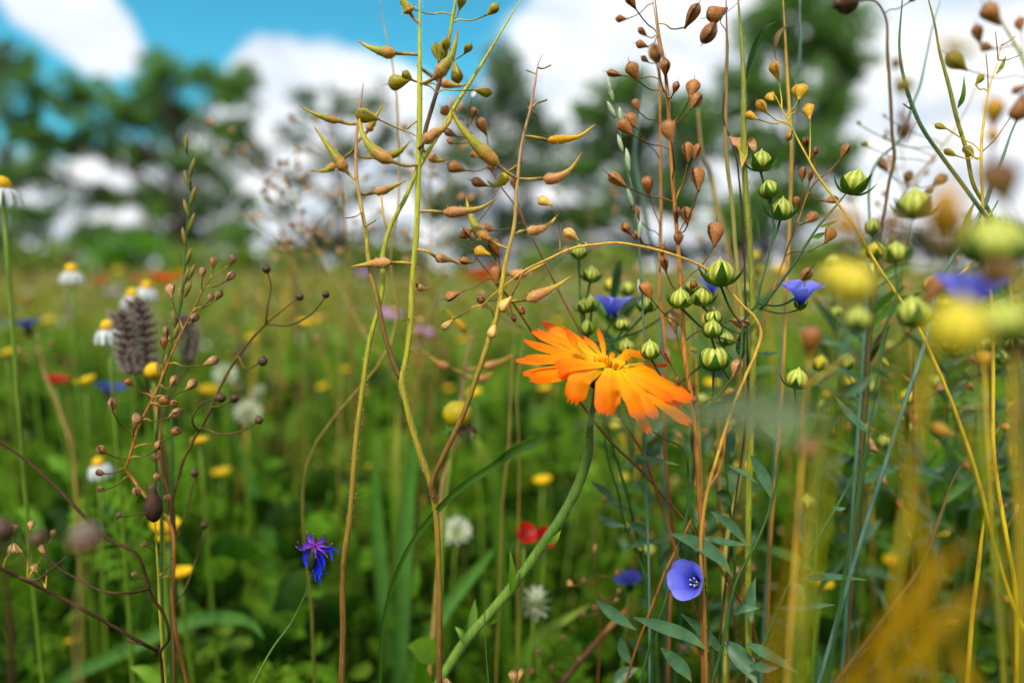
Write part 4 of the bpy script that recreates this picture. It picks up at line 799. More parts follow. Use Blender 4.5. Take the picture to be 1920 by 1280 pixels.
for px, w in (((1366, 378, 1400, 372, 1435, 355), 4), ((1355, 402, 1330, 395, 1298, 383), 4), ((1325, 605, 1350, 568, 1415, 545), 5), ((1322, 590, 1345, 620, 1358, 640), 5), ((1318, 592, 1305, 582, 1290, 573), 3)): p.twig(A_, px, w, 'radish_branch')
for px in ((670, 517, 645, 520, 620, 530), (665, 702, 740, 716, 775, 712, 800, 690)): p.twig(B_, px, 3, 'dull_stem')
for px in ((715, 655, 690, 670, 650, 705), (385, 1170, 350, 1185, 310, 1190), (425, 1240, 450, 1220, 480, 1200)): p.twig(A_, px, 3.5, 'radish_branch')
# the slanting stem of a false flax that crosses it
S1 = A_(1280, -20, 1050, 360, 905, 590, 830, 720, 740, 870, 690, 965, 640, 1080, 560, 1235) + B_(515, 200, 520, 300, 500, 440, 450, 620, 410, 880, 370, 1200) + C_(335, 400, 305, 600, 300, 1050, 292, 1280)
p = Plant('false_flax_plant', 'thick yellow-green stalk that bends behind the radish stalk, plump yellow-green pods above', 'plant', S1, (.268, .268), 14, 'radish_stem', wtop=6, sides=12)
p.hairs(0, 1200, .0012)
p.stem(A_(920, -30, 880, 200, 820, 470, 755, 690, 700, 940), (.272, .27), 8, 'radish_stem', wtop=6, name='branch')
p.stem(A_(508, 1060, 515, 1130, 525, 1200, 540, 1280) + B_(535, 60), .268, 4, 'yellow_stem', name='branch')
p.pods(A_, [(1115, 55, 28, 905, 135), (978, 270, 26, 890, 320), (818, 292, 40, 880, 240, 825, 345), (918, 395, 38, 880, 240, 905, 330), (608, 446, 42, 700, 492, 690, 437), (652, 415, 22, 830, 450),
    (432, 635, 42, 690, 745, 505, 650), (1062, 500, 34, 830, 495, 1005, 496), (862, 250, 30, 870, 300), (640, 25, 20, 895, 100), (945, 15, 26, 905, 120)], 'green_silicle', 'yellow_stem', pw=3)

# pale thin stem behind
p = Plant('bent_grass', 'thin pale bare stem rising just behind the radish fork', 'grass', A_(498, -10, 520, 120, 560, 300, 590, 500, 603, 750, 605, 1080) + B_(560, 200, 600, 500) + C_(100, 100, 130, 900), (.30, .33), 7, 'tan_stem', wtop=4)

# ------------------------------------------------------------------ brown false flax sprays behind the marigold
p = Plant('false_flax_plant', 'thin brown spray of pear-shaped pods whose stem slips behind the orange marigold', 'plant',
          A_(955, 660, 1010, 740, 1080, 880, 1160, 1015, 1230, 1110, 1300, 1235) + B_(1350, 110, 1430, 270, 1520, 450, 1600, 600) + R5(180, 400, 400, 880, 560, 1130, 640, 1270) + R7(470, 150, 560, 420), (.285, .275), 8, 'dull_stem', wtop=2.5)
p.pods(A_, [(865, 612, 24, 955, 660), (1012, 618, 22, 985, 690), (1060, 690, 34, 1090, 890, 1085, 740), (888, 728, 27, 975, 750), (890, 775, 18, 1000, 780), (1020, 845, 18, 1060, 850), (918, 915, 33, 1110, 930, 970, 930),
    (1105, 915, 20, 1140, 970), (1045, 998, 30, 1150, 1015, 1095, 1015), (1232, 1005, 25, 1290, 1210), (975, 1270, 28, 1160, 1020), (1090, 1245, 28, 1290, 1225)], 'brown_silicle', 'dull_stem')
p.stem(A_(1007, 525, 985, 610, 975, 690), .283, 2.2, 'dull_stem', name='branch')
p.leaf(A_, (1005, 532, 1012, 510, 1022, 488), 9, 'daisy_petal', name='husk')
p = Plant('false_flax_plant', 'wiry dark spray of brown and cream pods reaching up from the marigold petals', 'plant',
          B_(955, 105, 1030, 190, 1140, 320, 1240, 450, 1340, 600) + F_(400, 480, 700, 950, 960, 1290) + R7(420, 130, 560, 290, 700, 450, 790, 560), (.262, .285), 8, 'dull_stem', wtop=4)
p.pods(B_, [(1128, 128, 36, 1155, 340, 1150, 175), (972, 203, 24, 1040, 200), (1132, 280, 36, 1160, 350, 1135, 320), (900, 387, 34, 1110, 290, 950, 370), (1060, 415, 22, 1180, 380), (1230, 507, 22, 1210, 420), (1275, 472, 24, 1250, 470), (980, 55, 26, 1030, 190, 1008, 92)], 'brown_silicle', 'dull_stem', spread=.004)
p.pods(B_, [(1060, 152, 30, 1200, 400, 1100, 165)], 'yellow_silicle', 'yellow_stem', spread=.004)

# the straw stem arching over the marigold
ARCH = B_(1035, 468, 1080, 420, 1215, 308, 1300, 247, 1410, 195, 1560, 130, 1700, 110) + R3(400, 748, 600, 775, 900, 855, 1100, 940, 1250, 1060, 1440, 1270) + R5(1500, 130, 1565, 270, 1530, 420, 1440, 620, 1330, 900) + R7(830, 40, 770, 260, 740, 480, 760, 900, 770, 1280)
p = Plant('false_flax_plant', 'straw-coloured stem arching over the orange marigold, cream pods dangling at its tip', 'plant', ARCH, (.256, .262), 10.5, 'straw_stem', wtop=3.5, sides=10, wend=.5)
p.pods(B_, [(1186, 435, 34, 1290, 255, 1222, 392), (870, 548, 26, 1050, 440, 900, 520), (1117, 580, 31, 1090, 415, 1130, 535), (1545, 62, 34, 1640, 118, 1590, 90)], 'pale_silicle', 'straw_stem', spread=.003, pw=2.6)
p.pods(A_, [(1402, 1100, 29, 1500, 1390, 1455, 1130)], 'pale_silicle', 'straw_stem', spread=.003)

# ------------------------------------------------------------------ the tall brown false flax pair
p = Plant('false_flax_plant', 'upright rusty-brown stalk crowded with brown pods, crossed by the arching straw stem', 'plant',
          R1(715, -30, 755, 300, 790, 500, 820, 800, 845, 1280) + R3(880, 500, 910, 900, 940, 1280) + R5(950, 400, 975, 600, 1010, 800, 1040, 1100) + R7(725, 150, 740, 500, 745, 800, 755, 1290), (.262, .266), 11, 'brown_stem', wtop=7, sides=10)
p.pods(R1, [(530, 15, 30, 735, 295, 570, 75), (1010, 130, 45, 755, 180, 965, 210), (545, 575, 36, 790, 735, 588, 660), (1015, 715, 40, 860, 1040, 985, 810), (1035, 815, 36, 850, 1060, 985, 905), (485, 1020, 38, 835, 1215, 550, 1105),
    (980, 1220, 38, 865, 1640, 975, 1400), (1048, 1215, 30, 865, 1640, 1000, 1390), (800, 545, 32, 810, 680), (880, 705, 24, 835, 800)], 'brown_silicle', 'straw_stem', pw=2.8, spread=.006)
p.pods(R3, [(418, 250, 42, 865, 435, 510, 328), (1060, 235, 50, 905, 690, 1055, 350), (890, 520, 28, 905, 700), (970, 535, 34, 905, 700, 975, 600), (1200, 680, 48, 940, 1110, 1180, 792), (795, 920, 32, 935, 1230, 810, 1005), (655, 1130, 36, 945, 1460, 692, 1212), (905, 720, 24, 930, 900), (1020, 1090, 22, 935, 1150)], 'brown_silicle', 'brown_stem', pw=2.8, spread=.006)
p.pods(R5, [(870, 185, 38, 960, 620, 885, 275), (1395, 190, 36, 955, 360, 1310, 170), (815, 460, 36, 1000, 770, 850, 542), (1365, 555, 36, 1010, 880, 1335, 640), (890, 650, 18, 1000, 760), (1035, 810, 18, 1015, 900)], 'tan_silicle', 'dull_stem', pw=2.6, spread=.006)
p.pods(R1, [(725, 445, 42, 815, 780), (830, 1055, 44, 850, 1400, 850, 1150)], 'brown_silicle', 'brown_stem', pw=4, dd=-.04, spread=.002)
p = Plant('false_flax_plant', 'slim tan stalk with brown pods, close beside the thicker rusty-brown stalk', 'plant',
          R1(695, -30, 740, 300, 755, 700, 760, 1280) + R3(765, 500, 760, 700, 765, 1280) + R5(790, 250, 805, 450, 805, 620) + R7(540, -60, 570, 300, 590, 480, 570, 900, 560, 1280), (.282, .30), 9, 'brown_stem', wtop=5)
p.pods(R1, [(450, 152, 22, 705, 35, 495, 150), (615, 360, 24, 735, 280, 655, 370), (640, 478, 18, 745, 520), (395, 590, 30, 745, 612, 455, 612), (570, 845, 26, 748, 1015, 595, 920), (532, 968, 34, 758, 1265, 565, 1035), (620, 260, 22, 740, 330)], 'brown_silicle', 'dull_stem', spread=.006)
p.pods(R3, [(660, 292, 36, 758, 640, 680, 375), (490, 640, 28, 760, 800), (582, 705, 30, 760, 790), (780, 810, 28, 765, 950), (575, 505, 26, 750, 725, 600, 580)], 'brown_silicle', 'dull_stem', spread=.006)
# dangling husked pod on its own dried stem
p = Plant('dried_stem', 'dried dark-brown twig with an orange husked pod hanging beside the ribbed green stalks', 'plant',
          R1(1420, -20, 1340, 60, 1270, 120, 1240, 170, 1280, 240, 1300, 500, 1275, 1000, 1330, 1130, 1370, 1280) + R3(1390, 250, 1420, 600, 1440, 1200) + R5(1460, 700) + R7(900, 500), (.27, .28), 5, 'dark_stem', wtop=3)
p.pods(R1, [(1160, 245, 52, 1255, 170, 1215, 150), (1215, 105, 44, 1270, 120, 1280, 70)], 'brown_silicle', 'dark_stem', spread=.003)
p.leaf(R1, (1440, 650, 1480, 480, 1560, 300, 1620, 210, 1700, 170), 12, 'dark_leaf', wave=.2, name='withered_leaf'); p.leaf(R1, (1310, 1090, 1380, 1130, 1420, 1220, 1410, 1350), 22, 'pink_pod', wave=.3, name='withered_leaf')
p.leaf(R1, (1400, 1130, 1480, 1150, 1520, 1220), 20, 'tan_silicle', wave=.3, name='withered_leaf')

# ------------------------------------------------------------------ ribbed green stalks
Plant('meadow_stalk', 'slender ribbed green stalk, pinkish at its top, beside the thick hairy stalk', 'plant', R1(1285, -30, 1292, 400, 1285, 700, 1290, 1280) + R3(1330, 400, 1370, 900, 1402, 1200) + R5(1430, 600, 1440, 1200) + R7(880, 500, 870, 1280), (.27, .29), 9, 'ribbed_stem', wtop=7)
p = Plant('meadow_stalk', 'thick hairy yellow-green stalk with bare sides, close to the flax seed heads', 'plant', R1(1380, -30, 1420, 500, 1430, 1280) + R3(1440, 300, 1470, 650, 1490, 1000, 1500, 1280) + R5(1500, 700, 1490, 1000) + R7(1000, 300, 1000, 1280), (.262, .275), 13, 'green_stem', wtop=10, sides=10)
hv, hf, ha = [], [], []
for _ in range(900):
    st = p.paths[0]; i = random.randrange(3, len(st) - 12); c0 = st[i].lerp(st[i + 1], random.random()); tg = (st[i + 1] - st[i]).normalized()
    nn = (Quaternion(tg, random.uniform(0, 6.28)) @ tg.orthogonal()).normalized(); v = c0 + nn * .0011; k = len(hv); h = random.uniform(.0005, .0012)
    hv += [v + tg * .00004, v - tg * .00004, v + nn * h]; hf.append((k, k + 1, k + 2)); ha += [0, 0, 1]
p.part('stem_hair', (hv, hf, ha), 'hair')['kind'] = 'stuff'
p = Plant('meadow_stalk', 'tan dry stalk with a curled dead leaf, standing beside the yellow pods', 'plant', R1(1740, -30, 1780, 700, 1810, 1280) + R3(1805, 230, 1790, 700, 1760, 1280) + R5(1740, 600, 1700, 1200) + R7(1120, 500, 1100, 1280), (.285, .30), 8, 'straw_stem', wtop=6)
p.leaf(R1, (1790, 190, 1700, 280, 1670, 400, 1690, 500), 10, 'olive_stem', wave=.2, name='withered_leaf')
Plant('meadow_stalk', 'pale green smooth stalk in front of the dark tree crown, behind the yellow pods', 'plant', R2(85, -30, 80, 500, 40, 800, 20, 1280) + R4(0, 700) + R5(1700, 900), (.31, .34), 8, 'blue_stem', wtop=7)
Plant('meadow_stalk', 'soft pale green stalk rising behind the two brown pod stalks', 'plant', R1(1060, 880, 1110, 1280) + R3(1150, 150, 1210, 440, 1300, 800) + R5(1380, 200, 1400, 1200), (.36, .40), 12, 'tan_stem', wtop=8)
Plant('meadow_stalk', 'blue-green jointed stalk, out of focus behind the silvery grass spike', 'plant', R1(625, 520, 610, 800, 560, 1150) + R3(560, 120, 620, 400, 680, 700, 730, 850) + R5(760, 200, 780, 1000), (.36, .40), 10, 'blue_stem', wtop=6)

# ------------------------------------------------------------------ silvery grass with spikelets
def spikelets(p, c, items, m, w=9, L=30, name='spikelet'):
    for x, y, ux, uy in items:
        cx, cy = c(x, y)[0]; D = p.d; dv = Vector((ux, -uy)).normalized()
        pts = [P(cx - dv.x * L * k, cy - dv.y * L * k, D) for k in (-.5, -.2, .2, .5)][::-1]
        pts = [P(cx + dv.x * L * k, cy + dv.y * L * k, D + .001 * k) for k in (-.5, -.15, .2, .55)]
        W = w * D / FPX / 2
        p.part(name, tube_geo(smooth_path(pts, 3), lambda t: W * max(.04, math.sin(math.pi * (t * .95 + .04)) ** .8), 7), m)
mat('spikelet_silver', [(0, S(150, 176, 130)), (1, S(206, 214, 176))], 0.5, trans=0.2, var=0.3)
mat('spikelet_green', [(0, S(112, 120, 30)), (0.7, S(150, 136, 40)), (1, S(176, 150, 70))], 0.5, trans=0.2, var=0.3)
p = Plant('oat_grass', 'blue-green grass with silvery spikelets, standing beside the slim tan stalk', 'grass', R1(345, 680, 385, 850, 430, 1010, 455, 1200) + R3(530, 300, 575, 600, 600, 900, 620, 1280) + R5(628, 300, 640, 640, 640, 1280) + R7(445, 300, 455, 600, 460, 1290), (.275, .28), 6.5, 'blue_stem', wtop=3)
spikelets(p, R1, [(365, 745, -.3, 1), (370, 880, -.5, 1), (440, 930, -.1, 1), (440, 1150, -.3, 1), (500, 1260, -.2, 1), (352, 690, -.2, 1)], 'spikelet_silver', 9, 34)
spikelets(p, R3, [(500, 110, -.2, 1), (520, 385, -.3, 1), (595, 640, .1, 1), (592, 1120, -.1, 1)], 'spikelet_silver', 9, 36)

# ------------------------------------------------------------------ yellow false flax to the right
Y1 = R1(1660, 730, 1720, 850, 1790, 980, 1877, 1150) + R4(110, 0, 220, 200, 400, 450, 560, 680, 700, 920, 840, 1130) + R6(1030, 230, 1160, 500, 1300, 830, 1380, 1050, 1460, 1280) + R8(1140, 600, 1240, 900, 1290, 1000)
p = Plant('false_flax_plant', 'bright yellow slanting stalk with golden pods, crossing in front of the flax heads', 'plant', Y1, (.262, .235), 9, 'yellow_stem', wtop=4, sides=10)
p.pods(R1, [(1682, 570, 36, 1730, 860, 1712, 640), (1640, 782, 22, 1690, 790), (1575, 858, 30, 1800, 1020, 1618, 915), (1488, 930, 24, 1800, 1020, 1525, 955), (1862, 745, 30, 1780, 960, 1870, 790), (1795, 1090, 22, 1800, 1050)], 'yellow_silicle', 'yellow_stem', pw=2.6, spread=.004)
p.pods(R2, [(92, 735, 30, -10, 930, 72, 800), (155, 895, 32, 150, 1300, 155, 985)], 'yellow_silicle', 'yellow_stem', pw=2.6, spread=.004)
p = Plant('false_flax_plant', 'thin brown branching stalk with a few brown pods, tangled with the bright yellow slanting stalk', 'plant', R2(150, 1090, 150, 1190, 200, 1290) + R4(215, 190, 130, 400, 60, 600, 0, 750) + R3(1740, 900, 1620, 1280) + R5(1510, 450, 1400, 700, 1300, 950) + R7(840, 120, 760, 250), (.268, .275), 6, 'brown_stem', wtop=3.5)
p.pods(R2, [(135, 1142, 24, 180, 1250), (210, 1215, 22, 160, 1270), (442, 1212, 30, 190, 1500, 405, 1280)], 'brown_silicle', 'dull_stem', spread=.004)
p.pods(R4, [(108, 200, 28, 90, 480, 100, 260), (170, 215, 24, 90, 470), (330, 405, 26, 150, 370, 280, 410), (170, 550, 32, 60, 600, 120, 590), (320, 690, 34, 0, 860, 275, 760), (130, 1010, 32, 20, 1130, 90, 1070), (55, 425, 22, 60, 580)], 'brown_silicle', 'dull_stem', spread=.006)
p.stem(R4(405, 85, 300, 190, 200, 280, 160, 330), .268, 2.5, 'dull_stem', name='branch')
# ------------------------------------------------------------------ flax: capsules, blue flowers, narrow leaves
def flax_flower(p, c, x, y, size, axis, openness=.55, spin=0, d=None, m='flax_petal', name='flower', ped=True):
    """green cup with five overlapping petals; axis = direction the flower looks, in camera right / up / towards-viewer terms"""
    D = d or p.d; cx, cy = c(x, y)[0]; M = size * D / FPX
    ax = (RT * axis[0] + UP * axis[1] - FW * axis[2]).normalized(); cen = P(cx, cy, D) - ax * M * .32
    V, F, A, G = lathe_geo([(.02, -.16), (.07, -.13), (.11, -.04), (.10, .03), (.05, .1)], 10)
    q = aim(ax, spin); o = p.part(name, ([cen + q @ Vector(v) * M for v in V], F, A), 'sepal')
    for k in range(5):
        a = k * 1.2566; r = Vector((math.cos(a), math.sin(a), 0)); sc = random.uniform(.92, 1.06)
        prof = [(.04, .0), (.16 * openness + .06, .24), (.40 * openness + .06, .48), (.78 * openness + .04, .68), (1.12 * openness, .74 + .06 * random.random())]
        pts = smooth_path([cen + q @ (r * (u * sc) + ZAX * v * sc) * M for u, v in prof], 3)
        g = blade_geo(pts, lambda t: M * .74 * openness ** .4 * (.16 + .84 * min(1, t * 1.25)) * (1 if t < .75 else 1 - .5 * ((t - .75) / .25) ** 2), q @ (r * .6 - ZAX * .9), cup=-.12, nw=6, wave=.035)
        p.part('petal', g, m, o)
        s0 = smooth_path([cen + q @ (Quaternion(ZAX, .6) @ r * u + ZAX * v) * M for u, v in ((.04, -.12), (.16, .02), (.17 + .08 * openness, .26))], 3)
        p.part('sepal', blade_geo(s0, lambda t: M * .2 * math.sin(math.pi * min(1, t * .9 + .12)), q @ (Quaternion(ZAX, .6) @ r), nw=2), 'sepal', o)
    for k in range(5):
        a = k * 1.2566 + .6; r = Vector((math.cos(a), math.sin(a), 0))
        p.part('stamen', tube_geo(smooth_path([cen + q @ (r * u + ZAX * v) * M for u, v in ((.02, .05), (.06, .22), (.09, .36))], 2), lambda t: M * (.008 + (.012 if t > .8 else 0)), 5), 'daisy_petal', o)
    if ped:
        a = p.near(cen, 60 * D / FPX); r = 3 * D / FPX / 2
        p.part('pedicel', tube_geo(smooth_path([a, a.lerp(cen, .6) - ax * M * .25, cen - ax * M * .12], 5), lambda t: r, 6), 'flax_stem')
    return o
p = Plant('flax_plant', 'flax with pale striped seed capsules and a blue flower, beside the arching straw stem', 'plant', R3(1690, 560, 1640, 800, 1560, 1100, 1500, 1280) + R5(1480, 100, 1390, 500, 1300, 680, 1150, 850, 1050, 950) + R7(700, 150, 600, 620, 540, 850, 460, 1080, 408, 1285), (.262, .268), 7, 'flax_stem', wtop=5)
for a in ((R5, 1190, 470, 50, (0, 1)), (R3, 1240, 990, 50, (0, 1)), (R3, 1100, 1180, 36, (.05, 1)), (R3, 920, 1195, 36, (-.05, 1)), (R5, 680, 410, 35, (-.1, 1)), (R5, 1175, 245, 34, (.1, 1)), (R5, 1180, 145, 30, (0, 1))): p.capsule(*a, sep=1 if a[0] is R3 else 0)
p.capsule(R3, 1730, 480, 40, (.05, 1), sep=1); p.capsule(R3, 1565, 95, 38, (.05, 1), sep=1); p.capsule(R3, 1630, 320, 34, (-.2, 1))
flax_flower(p, R4, 95, 1180, 56, (-.05, 1, .35), .62, 0.4)
p.capsule(R4, 105, 1110, 26, (.1, 1), d=.275)
p.leaf(R3, (1545, 740, 1530, 640, 1530, 540), 12, 'dark_leaf'); p.leaf(R5, (1420, 480, 1400, 400, 1440, 200), 18, 'dark_leaf', dd=.004)
p = Plant('flax_plant', 'flax with a deep-blue cupped flower low on the stem among grey-green leaves', 'plant', R5(620, 820, 640, 1000, 760, 1100) + R7(640, 0, 670, 250, 710, 450, 735, 650, 775, 900, 800, 1100, 810, 1285), (.262, .27), 7, 'flax_stem', wtop=4)
flax_flower(p, R7, 700, 730, 82, (-.75, .45, .8), .40, 0.2, m='flax_petal')
for px, w in (((370, 40, 470, 60, 630, 92), 10), ((570, 462, 720, 520, 840, 600, 915, 705), 27), ((790, 342, 880, 400, 940, 460, 1000, 542), 18), ((630, 900, 740, 990, 820, 1070, 880, 1135), 20), ((370, 922, 520, 970, 680, 1030, 790, 1112), 24), ((710, 430, 715, 380, 722, 335), 14),
              ((1010, 40, 1060, 120, 1100, 200, 1122, 275), 25), ((1010, 955, 1005, 880, 1015, 780, 1040, 700), 22), ((870, 1050, 930, 1110, 1000, 1200, 1050, 1300), 34), ((520, 1085, 590, 1150, 650, 1210, 690, 1275), 26), ((750, 480, 860, 510, 1020, 528), 14)): p.leaf(R7, px, w)
p = Plant('flax_plant', 'flax with narrow grey-green leaves and striped capsules, stem leaning between broad ochre blades', 'plant', R6(70, 700, 60, 900, 20, 1100) + R7(1180, 0, 1150, 200, 1050, 500, 930, 730, 870, 1020, 800, 1285), (.25, .255), 9, 'flax_stem', wtop=4)
p.capsule(R6, 60, 640, 38, (.1, 1), sep=1, d=.245); p.capsule(R4, 520, 265, 46, (.25, 1), sep=1, d=.258, ped=False)
p.stem(R4(465, 340, 350, 480, 230, 620, 150, 740, 50, 900, -80, 1080) + R3(1560, 1280), (.258, .256), 5, 'flax_stem', wtop=4, name='branch')
for px, w in (((890, 90, 960, 130, 1050, 192), 12), ((920, 905, 980, 870, 1060, 872), 15), ((980, 1062, 1100, 1120, 1280, 1232), 22), ((1000, 1185, 1100, 1190, 1222, 1148), 20)): p.leaf(R7, px, w)
for px, w in (((110, 545, 60, 460, 55, 340, 42, 232), 27), ((60, 715, 200, 700, 430, 718), 14), ((-60, 870, 80, 860, 250, 852), 16), ((230, 318, 270, 330, 310, 325), 9)): p.leaf(R8, px, w)
p.leaf(R6, (650, 1090, 560, 1000, 450, 890, 362, 770), 17, d=.24); p.leaf(R4, (230, 620, 320, 600, 400, 560), 9, 'sepal', d=.256); p.leaf(R4, (180, 710, 240, 690, 290, 665), 10, 'sepal', d=.256)
p = Plant('flax_plant', 'flax with small seed heads and a pale-blue flower just behind the marigold petals', 'plant', B_(1590, 180, 1600, 500, 1660, 820) + PX(1150, 840) + R7(350, 300, 430, 700, 480, 1285), (.30, .31), 7, 'flax_stem', wtop=4)
for a in ((R5, 460, 200, 28, (0, 1)), (R5, 490, 385, 28, (0, 1)), (R5, 150, 60, 26, (0, 1)), (R3, 205, 1000, 30, (.1, 1)), (R3, 110, 820, 26, (0, 1)), (R5, 650, 50, 28, (0, 1)), (R5, 1285, 320, 26, (0, 1)), (R3, 1020, 1100, 24, (0, 1))): p.capsule(*a, sep=1, sq=1.05)
for x, y in ((205, 40), (175, 230)): p.capsule(R5, x, y, 30, (-.1, 1), sep=1, sq=.7, name='bud')
flax_flower(p, R5, 372, 90, 54, (.05, 1, .12), .6, .1)
p = Plant('flax_plant', 'flax half hidden behind the arching straw stem, only its blue petal edge showing', 'plant', R3(1160, 1150, 1150, 1280) + R5(1200, 300, 1195, 600, 1200, 900) + R7(700, 100, 650, 700, 600, 1285), (.34, .34), 6, 'flax_stem', wtop=4)
flax_flower(p, R3, 1165, 1120, 40, (.1, 1, .2), .6, .5)
p = Plant('flax_plant', 'dark-stemmed leafy flax without flowers, between the marigold stem and the oat grass', 'plant', R5(265, 860, 315, 1080) + R7(220, 0, 290, 250, 330, 430, 400, 600, 480, 850, 500, 1285), (.295, .30), 7, 'flax_stem', wtop=4)
for px, w in (((140, 180, 220, 240, 290, 318), 13), ((170, 365, 250, 410, 330, 425), 15), ((360, 400, 410, 440, 470, 470), 18), ((330, 545, 430, 510, 572, 515), 13), ((170, 830, 270, 910, 390, 992), 22), ((300, 1030, 320, 1110, 365, 1185), 20), ((260, 1290, 320, 1230, 400, 1195), 24)): p.leaf(R7, px, w)
p.capsule(R7, 335, 430, 18, (0, 1), ped=False, sep=0, sq=.8, name='bud'); p.capsule(R7, 405, 540, 20, (-.3, 1), sep=0, sq=.75, name='bud')
p = Plant('flax_plant', 'slim upright flax with sparse leaves, beside the deep-blue cupped flower', 'plant', R5(1270, 600, 1275, 1000) + R7(870, 0, 900, 350, 925, 650, 900, 900, 860, 1030, 840, 1285), (.278, .285), 7, 'flax_stem', wtop=4)
for px, w in (((1320, 630, 1200, 590, 1090, 562), 16), ((1270, 820, 1190, 865, 1100, 890), 12), ((1330, 1275, 1320, 1140, 1350, 1010), 20), ((1550, 980, 1640, 1070, 1750, 1180), 13), ((1530, 440, 1620, 445, 1720, 428), 9), ((990, 410, 1040, 430, 1090, 450), 8)): p.leaf(R5, px, w, dd=.01)
p.leaf(R7, (820, 250, 870, 260, 905, 320), 22, 'dark_leaf')
p = Plant('flax_plant', 'flax leaning out over the weeds with one long bare stem, far from the marigold', 'plant', R8(420, 30, 280, 280, 100, 580, 20, 700) + R7(1150, 900, 1000, 1285), (.255, .26), 10, 'flax_stem', wtop=7)
p.leaf(R8, (0, 730, 50, 770, 85, 835), 20); p.leaf(R7, (1270, 730, 1230, 760, 1200, 800), 20)

# blurred flax close to the lens
p = Plant('flax_plant', 'soft-focus flax with a fat pale capsule, close in front of the bluish jointed stalk', 'plant', R4(990, 540, 960, 700, 900, 950, 850, 1200) + R6(780, 200, 700, 700, 600, 1280), (.205, .21), 9, 'flax_stem', wtop=7)
p.capsule(R4, 1000, 440, 54, (0, 1), sep=1, d=.205, ped=False); p.capsule(R6, 990, 110, 56, (-.1, 1), sep=0, d=.20); p.capsule(R4, 850, 830, 40, (0, 1), sep=1, d=.21); p.capsule(R4, 665, 620, 30, (0, 1), sep=0, d=.22, name='bud', sq=.8)
p.leaf(R6, (840, 690, 740, 600, 620, 530), 14, 'dark_leaf', d=.2); p.leaf(R6, (430, 800, 560, 700, 690, 600), 15, d=.2)
p = Plant('flax_plant', 'strongly blurred flax with yellowing capsules, near the lens beside the ripe orange ball', 'plant', R4(430, 1120, 400, 1280) + R6(420, 200, 330, 600, 250, 1280), (.125, .13), 16, 'green_stem', wtop=12)
p.capsule(R4, 400, 1010, 60, (0, 1), m='ripe_capsule', d=.125, bare=True, ped=False, sq=1.2); p.capsule(R4, 520, 1080, 76, (.3, 1), m='ripe_capsule', d=.118, bare=True); p.capsule(R6, 545, 165, 46, (.1, 1), d=.17)
p = Plant('flax_plant', 'blurred flax with a lilac-blue petal and flat green capsule, by the golden ball', 'plant', R4(1420, 1230, 1400, 1290) + R6(1380, 200, 1500, 700, 1560, 1280), (.16, .16), 9, 'green_stem', wtop=7)
flax_flower(p, R4, 1420, 1205, 100, (.1, 1, .15), .6, .3, d=.16)
p.capsule(R6, 1700, 190, 78, (.1, 1), d=.12, sq=1.35); p.capsule(R4, 1640, 740, 88, (0, 1), d=.125, sq=1.3); p.capsule(R6, 1350, 230, 105, (0, 1), m='ripe_capsule', d=.1, bare=True)

# ------------------------------------------------------------------ near blurred false flax on the right
p = Plant('false_flax_plant', 'soft-focus olive stalk with a stout neck, round pods hanging beside the bare dark stems', 'plant', R2(1580, -30, 1700, 180, 1870, 480, 1940, 700) + PX(1940, 300, 1950, 700, 1930, 1280), (.20, .19), 12, 'green_stem', wtop=9)
p.pods(R2, [(1620, 120, 46, 1700, 180), (1510, 275, 36, 1800, 380, 1545, 335), (1585, 380, 24, 1800, 385), (1845, 860, 46, 1900, 600), (1840, 710, 24, 1900, 640), (1845, 200, 30, 1870, 480)], 'brown_silicle', 'dull_stem', dd=.0, spread=.004)
p.pods(R2, [(1340, 500, 48, 1890, 640, 1425, 555)], 'green_silicle', 'dull_stem', dd=.02, spread=.002)
p = Plant('false_flax_plant', 'tall slim yellow-green stalk with thread-like side twigs and a few lime pods', 'plant', R2(1710, 290, 1660, 520, 1600, 700, 1560, 950, 1540, 1100, 1535, 1280) + R4(1545, 400, 1550, 680) + R6(1620, 40, 1630, 600, 1640, 1280) + R8(1170, 400, 1230, 750, 1240, 1290), (.265, .25), 10, 'yellow_stem', wtop=4)
p.pods(R2, [(1215, 1015, 22, 1535, 1230, 1260, 1040), (1440, 1215, 30, 1530, 1290), (1520, 640, 20, 1580, 760, 1490, 680), (1290, 1225, 26, 1535, 1270)], 'green_silicle', 'yellow_stem', pw=2.4, spread=.004)
for px in ((1680, 480, 1660, 360, 1648, 255), (1590, 720, 1585, 560, 1572, 430), (1550, 1220, 1650, 1110, 1775, 930), (1680, 495, 1740, 480, 1840, 445), (1700, 370, 1760, 330, 1810, 290)): p.twig(R2, px, 2.6, 'dull_stem')
for px in ((1565, 560, 1620, 500, 1670, 410), (1550, 570, 1480, 700, 1400, 760)): p.twig(R4, px, 4, 'yellow_stem')
p.leaf(R2, (1650, 600, 1700, 530, 1735, 440), 8, 'green_stem')
p = Plant('false_flax_plant', 'curving dark green stem crossed by hanging blurred yellow pods, near the sky gap', 'plant', R2(905, -30, 885, 450, 950, 750, 1050, 1000, 1240, 1280) + R4(1400, 300, 1530, 480, 1640, 620) + R6(1750, 0, 1850, 700) + PX(1915, 900, 1915, 1280), (.25, .24), 8, 'flax_stem', wtop=7)
p.pods(R2, [(850, 520, 34, 910, 640), (920, 1060, 52, 1000, 950), (900, 930, 24, 980, 860)], 'brown_silicle', 'dull_stem', dd=-.09, spread=.004)
p.pods(R2, [(912, 700, 44, 960, 800)], 'green_silicle', 'dull_stem', dd=-.10, spread=.002)
p.twig(R2, (985, 880, 950, 860, 910, 830), 4, 'flax_stem')
